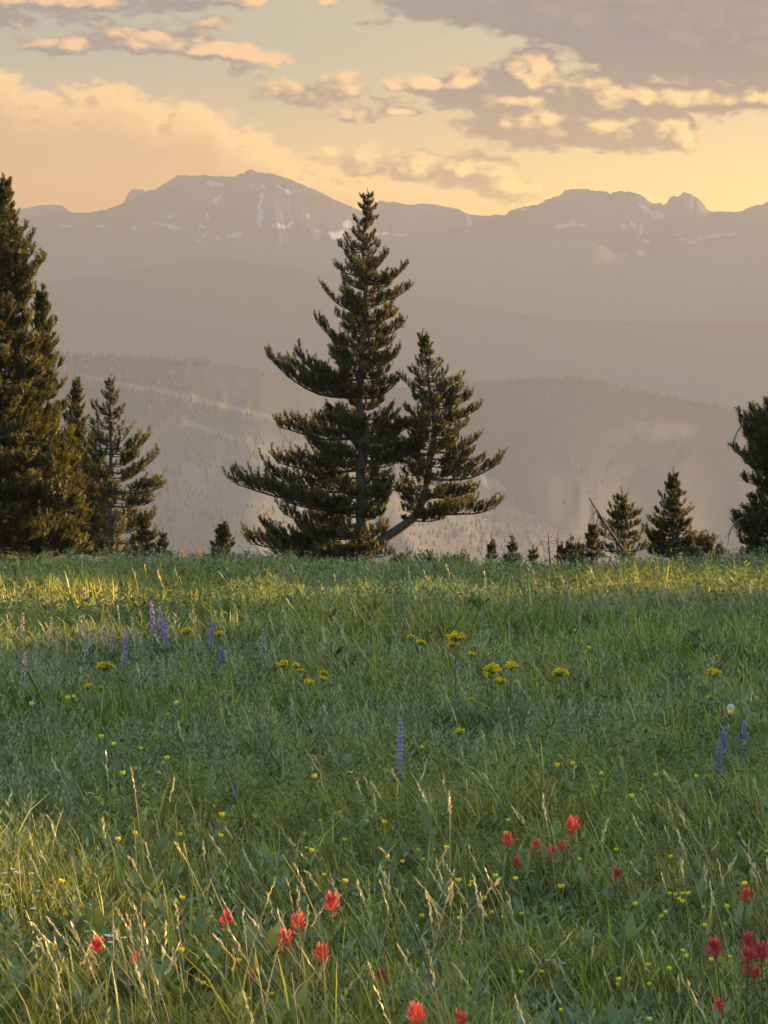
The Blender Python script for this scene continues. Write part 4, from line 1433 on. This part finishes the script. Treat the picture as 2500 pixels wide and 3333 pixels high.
def proto_dandelion():
    rs = np.random.RandomState(4)
    st, hd = Geo(), Geo()
    H = 0.34
    curve_stem(st, H - 0.02, 0.0022, (0.16, 0.17, 0.09))
    c = np.array([0, 0, H])
    m = 90
    i = np.arange(m) + .5
    ph, th = np.arccos(1 - 2 * i / m), math.pi * (1 + 5 ** .5) * i
    D = np.stack([np.cos(th) * np.sin(ph), np.sin(th) * np.sin(ph), np.cos(ph)], -1)
    for d in D:
        e = c + d * 0.017
        hd.tube(np.array([c + d * .004, e]), 0.0003, (0.6, 0.58, 0.52), k=3, cap=False)
        a = unit(np.cross(d, rs.randn(3)))
        b = np.cross(d, a)
        for q in range(7):
            t = q * 0.8976
            o = (a * math.cos(t) + b * math.sin(t)) * 0.0055 + d * 0.0035
            side = np.cross(o, d) * 0.12
            hd.add([e - side, e + side, e + o], [np.array([[0, 1, 2]])], (0.88, 0.86, 0.82))
    hd.tube(np.array([c - np.array([0, 0, .006]), c, c + np.array([0, 0, .005])]), [.003, .005, .003], (0.14, 0.11, 0.07), k=8)
    return plant_from('dandelion_clock', [('stem', st, M_GRASS), ('seed_head', hd, M_PETAL)])


FIRST = {}


def place(proto, H, w0, px, py, wpx, label, cat, group, rs, hmin=0.8, hmax=1.5, drop=0.0, tilt=0.13):
    """Stand a copy of a plant so that its head shows at (px, py), wpx pixels wide."""
    sc = 1.0
    for _ in range(4):
        b = solve_ground(px, py, H * sc - drop * sc)
        sc = min(max(wpx * b[1] / F / w0, hmin), hmax)
    if proto.name in FIRST:
        o = proto.copy()
        SC.collection.objects.link(o)
        for ch in list(proto.children):
            k = ch.copy()
            SC.collection.objects.link(k)
            k.parent = o
    else:
        o = proto
        FIRST[proto.name] = 1
    o.location = b
    o.rotation_euler = (rs.uniform(-tilt, tilt) * 0.8, rs.uniform(-tilt, tilt), rs.uniform(0, 6.28))
    o.scale = (sc, sc, sc)
    tag(o, label, cat, group)
    return o


def build_flowers():
    rs = random.Random(11)
    PB = [proto_paintbrush(k) for k in range(4)]
    CR = [proto_paintbrush(k, (0.66, 0.06, 0.075)) for k in (7, 8)]
    paint = [
        (1074, 2948, 52, 'red paintbrush flower highest in the group of four left of the straw stalk crossing'), (971, 3012, 46, 'tall narrow red paintbrush flower in the middle of the left-centre group of four'),
        (912, 3058, 50, 'red paintbrush flower at the left of the left-centre group of four'), (1013, 3106, 52, 'red paintbrush flower lowest in the left-centre group of four'),
        (723, 2993, 42, 'dusky red paintbrush flower alone, left of the group of four'), (264, 3085, 46, 'coral red paintbrush flower among dry stalks near the left edge'),
        (430, 3128, 32, 'small coral paintbrush flower right of the one near the left edge'), (825, 3197, 34, 'round dark red paintbrush bud below the group of four'),
        (1261, 3185, 36, 'dark red paintbrush flower alone right of the group of four, near the bottom'), (1355, 3312, 58, 'red paintbrush flower cut by the bottom edge, larger of the two there'),
        (1514, 3326, 46, 'red paintbrush flower just showing at the bottom edge, right of the larger one'), (1642, 2738, 38, 'deep red oval paintbrush flower at the left of the upper group'),
        (1749, 2750, 30, 'small red paintbrush flower, second from left in the upper group'), (1787, 2771, 28, 'smallest red paintbrush flower low in the middle of the upper group'),
        (1855, 2700, 48, 'brightest orange-red paintbrush flower, topmost of the upper group'), (1850, 2762, 32, 'red paintbrush flower right under the brightest one of the upper group'),
        (2401, 2911, 36, 'pale pinkish paintbrush flower near the right edge above the red cluster'), (2373, 3086, 54, 'crimson paintbrush flower at the left of the tight cluster by the right edge'),
        (2425, 3070, 50, 'crimson paintbrush flower at the top of the tight cluster by the right edge'), (2432, 3122, 52, 'crimson paintbrush flower in the middle of the tight cluster by the right edge'),
        (2490, 3110, 52, 'crimson paintbrush flower cut by the right edge beside the tight cluster'), (2420, 3160, 36, 'small dull crimson paintbrush flower at the bottom of the tight cluster'),
        (2450, 3180, 32, 'lowest dull crimson paintbrush flower under the tight cluster by the right edge'), (2350, 3276, 30, 'small pinkish red paintbrush bud near the bottom right corner'),
        (1683, 2813, 28, 'dull brownish red paintbrush flower below the upper group'), (1988, 2845, 28, 'dull dark pink paintbrush flower right of the upper group, sunk in grass')]
    for k, (x, y, w_, t) in enumerate(paint):
        place(CR[k % 2] if 'crimson' in t or 'dusky' in t or 'dull' in t or 'dark' in t else PB[k % 4], 0.35, 0.05, x, y, w_ * 1.15, t, 'flower', 'red paintbrush flowers', rs, 0.55, 1.5, 0.03)
    UM = [proto_umbel(k) for k in range(3)]
    K2 = .7535
    um = [(470, 478, 56, 'flat yellow flower head alone on a straight stem at left', 0), (400, 570, 34, 'yellow flat flower head, left of two touching heads at left', 0), (430, 583, 32, 'yellow flat flower head, right of two touching heads at left', 0),
          (835, 328, 40, 'yellow flat flower head in the sunlit strip beside the purple lupines', 0), (935, 345, 36, 'yellow flat flower head right of its twin in the sunlit strip', 0), (1240, 475, 44, 'yellow flat flower head, leftmost of five in the middle patch', 0),
          (1298, 480, 36, 'yellow flat flower head, topmost of five in the middle patch', 0), (1293, 504, 30, 'yellow flat flower head just under the topmost of five in the middle patch', 0), (1405, 513, 30, 'small yellow flat flower head at the right of the middle patch', 0),
          (1330, 548, 36, 'yellow flat flower head, lower left of the middle patch', 0), (1378, 540, 34, 'yellow flat flower head, lower right of the middle patch', 0),
          (100, 360, 34, 'drooping yellow flat flower head just left of the picture centre', 1), (135, 378, 32, 'drooping yellow flat flower head touching its neighbour right of centre', 1), (310, 336, 62, 'widest yellow flat flower head, topmost right of centre', 1), (318, 388, 36, 'small yellow flat flower head straight under the widest one', 1),
          (400, 400, 24, 'tiny yellow flat flower head right of the widest one', 1), (375, 432, 30, 'tiny faded yellow flower head above the cluster of four', 1), (455, 485, 60, 'wide yellow flat flower head at the top left of the cluster of four', 1), (482, 515, 44, 'orange-yellow flat flower head in the middle of the cluster of four', 1),
          (505, 548, 44, 'yellow flat flower head lowest in the cluster of four', 1), (542, 478, 48, 'tilted yellow flat flower head at the top right of the cluster of four', 1), (762, 498, 52, 'yellow flat flower head on a tall stem right of the cluster of four', 1),
          (365, 628, 26, 'small dull yellow flower head below the cluster of four', 1), (32, 510, 22, 'faint small yellow flower head left of the cluster of four', 1), (1408, 505, 52, 'yellow flat flower head near the right edge above the white seed ball', 1), (1418, 620, 28, 'small yellow flower head left of the white seed ball', 1), (297, 765, 38, 'pale yellow flat flower head on a tall stem right of the pale lupine', 1)]
    for k, (x, y, w_, t, side) in enumerate(um):
        place(UM[k % 3], 0.32, 0.07, x * K2 + 1250 * side, 1800 + y * K2, w_ * 1.12, t, 'flower', 'flat-topped yellow flowers', rs, 0.5, 1.5, 0.004)
    BC = [proto_buttercup(k) for k in range(4)]
    A1 = [(20 , 690 - 2500 / K2 + 1800 / K2)]
    spots = {
        'bottom left among the dry stalks': [(685, 560, 0), (887, 655, 0), (690, 775, 0), (878, 938, 0), (917, 938, 0), (938, 838, 0), (370, 988, 0), (1150, 990, 0), (1192, 990, 0), (200, 487, 0), (22, 1015, 0)],
        'dark grass left of the bottom middle': [(550, 297, 0), (572, 294, 0), (1005, 216, 0), (1034, 214, 0), (910, 300, 0), (828, 285, 0)],
        'middle above the red group of four': [(1312, 352, 0), (1342, 345, 0), (1403, 474, 0), (1424, 482, 0), (1440, 318, 0), (1480, 200, 0), (1565, 235, 0), (1525, 15, 0), (1510, 225, 0), (1430, 228, 0)],
        'pale tuft right of the bottom middle': [(100, 385, 1), (112, 360, 1), (148, 366, 1), (128, 408, 1), (233, 338, 1), (273, 352, 1), (255, 655, 1), (297, 625, 1), (266, 640, 1)],
        'sunlit straw below the upper red group': [(380, 490, 1), (423, 498, 1), (457, 505, 1), (517, 457, 1), (555, 480, 1), (672, 515, 1), (748, 522, 1), (383, 570, 1), (485, 635, 1), (530, 630, 1), (573, 640, 1), (425, 512, 1)],
        'grass around the upper red group': [(613, 272, 1), (760, 390, 1), (930, 358, 1), (913, 88, 1), (1062, 135, 1), (1352, 36, 1), (1335, 378, 1), (1630, 368, 1), (600, 232, 1)],
        'loose patch above the crimson cluster': [(1145, 600, 1), (1215, 548, 1), (1272, 580, 1), (1228, 630, 1), (1275, 645, 1), (1288, 676, 1), (1355, 608, 1), (1355, 653, 1), (1345, 540, 1), (1445, 608, 1), (1318, 550, 1), (1390, 545, 1), (1420, 575, 1), (1575, 490, 1), (1300, 560, 1), (1360, 560, 1)],
        'bottom right below the loose patch': [(1232, 792, 1), (1234, 806, 1), (1168, 828, 1), (1170, 845, 1), (1098, 912, 1), (1104, 945, 1), (1082, 940, 1), (412, 972, 1), (725, 1057, 1), (1180, 1085, 1), (575, 895, 1), (610, 886, 1), (1440, 795, 1), (1510, 830, 1)],
        'left middle of the meadow': [(18, 690, 2), (130, 655, 2), (340, 610, 2), (390, 800, 2), (545, 812, 2), (572, 850, 2), (645, 852, 2), (678, 917, 2), (640, 938, 2), (770, 860, 2), (840, 650, 2), (805, 688, 2), (286, 622, 2), (1525, 943, 2), (600, 955, 2)],
        'right middle of the meadow': [(845, 353, 3), (820, 410, 3), (117, 838, 3), (712, 925, 3), (787, 920, 3), (915, 1015, 3), (1022, 915, 3), (1350, 962, 3), (1560, 680, 3), (1495, 608, 3), (1130, 965, 3), (1045, 1000, 3)]}
    names = ['leftmost', 'second from the left', 'third from the left', 'fourth from the left', 'fifth from the left', 'sixth from the left', 'seventh from the left', 'eighth from the left', 'ninth from the left', 'tenth from the left', 'eleventh from the left', 'twelfth from the left', 'thirteenth from the left', 'fourteenth from the left', 'fifteenth from the left', 'sixteenth from the left']
    q = 0
    for where, lst in spots.items():
        pts = sorted((x * K2 + (1250 if s in (1, 3) else 0), y * K2 + (2500 if s < 2 else 1800)) for x, y, s in lst)
        for k, (x, y) in enumerate(pts):
            nm = names[k] if k < len(pts) - 1 else 'rightmost'
            place(BC[q % 4], 0.28, 0.024, x, y, rs.uniform(13, 25), 'tiny yellow flower, %s in the %s' % (nm, where), 'flower', 'tiny yellow flowers', rs, 0.6, 1.3, 0, 0.35)
            q += 1
    PALE = proto_lupine(1, [(0.48, 0.42, 0.52), (0.50, 0.38, 0.70)], 0.42, 0.22, 0.021, 0.0)
    VIO = [proto_lupine(k, [(0.50, 0.34, 0.58), (0.36, 0.25, 0.62)]) for k in (2, 3)]
    FADE = proto_lupine(5, [(0.60, 0.50, 0.44), (0.52, 0.42, 0.50)], 0.28, 0.11, 0.012)
    BLUE = proto_lupine(6, [(0.24, 0.22, 0.46), (0.22, 0.20, 0.55)], 0.28, 0.10, 0.015)
    place(PALE, 0.42, 0.042, 1299, 2352, 34, 'pale lilac lupine spike standing alone in the middle of the meadow', 'flower', 'lupines in the meadow', rs, 0.6, 1.3)
    for k, (x, y, w_, pr, t) in enumerate([(514, 1964, 30, VIO[0], 'tallest violet lupine spike at the upper left in the sunlit strip'), (530, 1985, 28, VIO[1], 'violet lupine spike touching the tallest one, on its right'), (545, 2010, 26, VIO[0], 'shortest of three violet lupine spikes standing together'),
                                           (677, 2018, 26, VIO[1], 'violet lupine spike between two yellow flat heads in the sunlit strip'), (64, 2000, 22, FADE, 'faded pink lupine spike nearest the left edge'), (160, 2014, 20, FADE, 'faded thin lupine spike second from the left edge'),
                                           (262, 2012, 24, FADE, 'faded pinkish lupine spike third from the left edge'), (275, 2048, 26, FADE, 'low faded pinkish lupine spike in the sunlit strip'), (338, 2018, 24, FADE, 'faded pinkish lupine spike left of the violet trio'),
                                           (352, 2040, 24, FADE, 'short faded lupine spike close left of the violet trio'), (397, 2060, 26, VIO[0], 'low violet lupine spike left of the violet trio'), (436, 2012, 20, FADE, 'thin faded lupine spike just left of the violet trio'),
                                           (866, 2056, 26, FADE, 'pale lupine spike at the right end of the sunlit strip'), (700, 2110, 22, BLUE, 'dim bluish lupine in shade under the yellow flat heads'), (58, 2130, 30, FADE, 'dim lupine in shade near the left edge under the sunlit strip'),
                                           (2338, 2400, 34, BLUE, 'blue lupine, leftmost of three under the white seed ball'), (2372, 2372, 34, BLUE, 'blue lupine, middle one of three under the white seed ball'), (2424, 2355, 34, BLUE, 'blue lupine, rightmost of three under the white seed ball'),
                                           (756, 2545, 22, BLUE, 'small dark blue lupine low in the left middle grass')]):
        place(pr, {PALE: .42, FADE: .28, BLUE: .28}.get(pr, .30), 0.036, x, y, w_ * 1.1, t, 'flower', 'lupines in the meadow', rs, 0.5, 1.2)
    place(proto_dandelion(), 0.34, 0.046, 2389, 2306, 31, 'round white dandelion seed ball near the right edge', 'flower', None, rs, 0.6, 1.3)
    WH, PU = [proto_daisy(k, (0.80, 0.80, 0.78)) for k in (1, 2)], proto_daisy(3, (0.40, 0.33, 0.52))
    wl = [(20, 438), (42, 452), (85, 462), (128, 457), (6, 462), (38, 510), (48, 545), (168, 535), (176, 602), (142, 775), (432, 745), (455, 722), (486, 735), (515, 715), (535, 738), (470, 760), (340, 712)]
    upper = sorted((x, y) for x, y in wl if y < 610)
    lower = sorted((x, y) for x, y in wl if y >= 610)
    for lst, where in ((upper, 'patch at the left edge'), (lower, 'patch right of the coral paintbrush')):
        for k, (x, y) in enumerate(lst):
            place(WH[k % 2], 0.32, 0.03, x * K2, 2500 + y * K2, 20, 'small white daisy, %s in the %s' % (names[k] if k < len(lst) - 1 else 'rightmost', where), 'flower', 'small white daisies', rs, 0.6, 1.2)
    for x, y, t in ((770, 975, 'small mauve daisy among the dry stalks at bottom left'), (2500 / K2 * 0 + 1250 / K2 + 690, 830, 'small mauve daisy, left of three in the bottom right grass'), (1250 / K2 + 735, 836, 'small mauve daisy, between its two neighbours in the bottom right grass'), (1250 / K2 + 845, 836, 'small mauve daisy, right of three in the bottom right grass'), (1250 / K2 + 710, 887, 'small mauve daisy under the three in the bottom right grass')):
        place(PU, 0.32, 0.03, x * K2, 2500 + y * K2, 22, t, 'flower', 'small mauve daisies', rs, 0.6, 1.2)
    # broad-leaved plants low in the grass
    def leafy_plant(x, y, w_, t, col, seed):
        r = np.random.RandomState(seed)
        g = Geo()
        b = solve_ground(x, y, 0.16)
        for k in range(9):
            a = k * 0.7 + r.rand() * .4
            L = w_ * b[1] / F * r.uniform(.6, 1.0)
            petal(g, (0.01 * math.cos(a), 0.01 * math.sin(a), 0.05), (math.cos(a), math.sin(a), r.uniform(1.0, 2.0)), (0, 0, 1), L, L * 0.26, np.array(col) * r.uniform(.85, 1.15), -0.15)
        o = link('broadleaf_plant', g.mesh('broadleaf_plant', [M_GRASS]))
        o.location = b
        tag(o, t, 'plant')
    leafy_plant(815, 3110, 130, 'plant with broad upright green leaves left of the red group of four', (0.10, 0.17, 0.03), 1)
    leafy_plant(2055, 2940, 70, 'small blue-green leafy plant left of the loose yellow patch', (0.11, 0.17, 0.10), 2)
    leafy_plant(1985, 3300, 110, 'broad-leaved green plant at the bottom edge right of the middle', (0.09, 0.15, 0.035), 3)


build_flowers()
#@@END
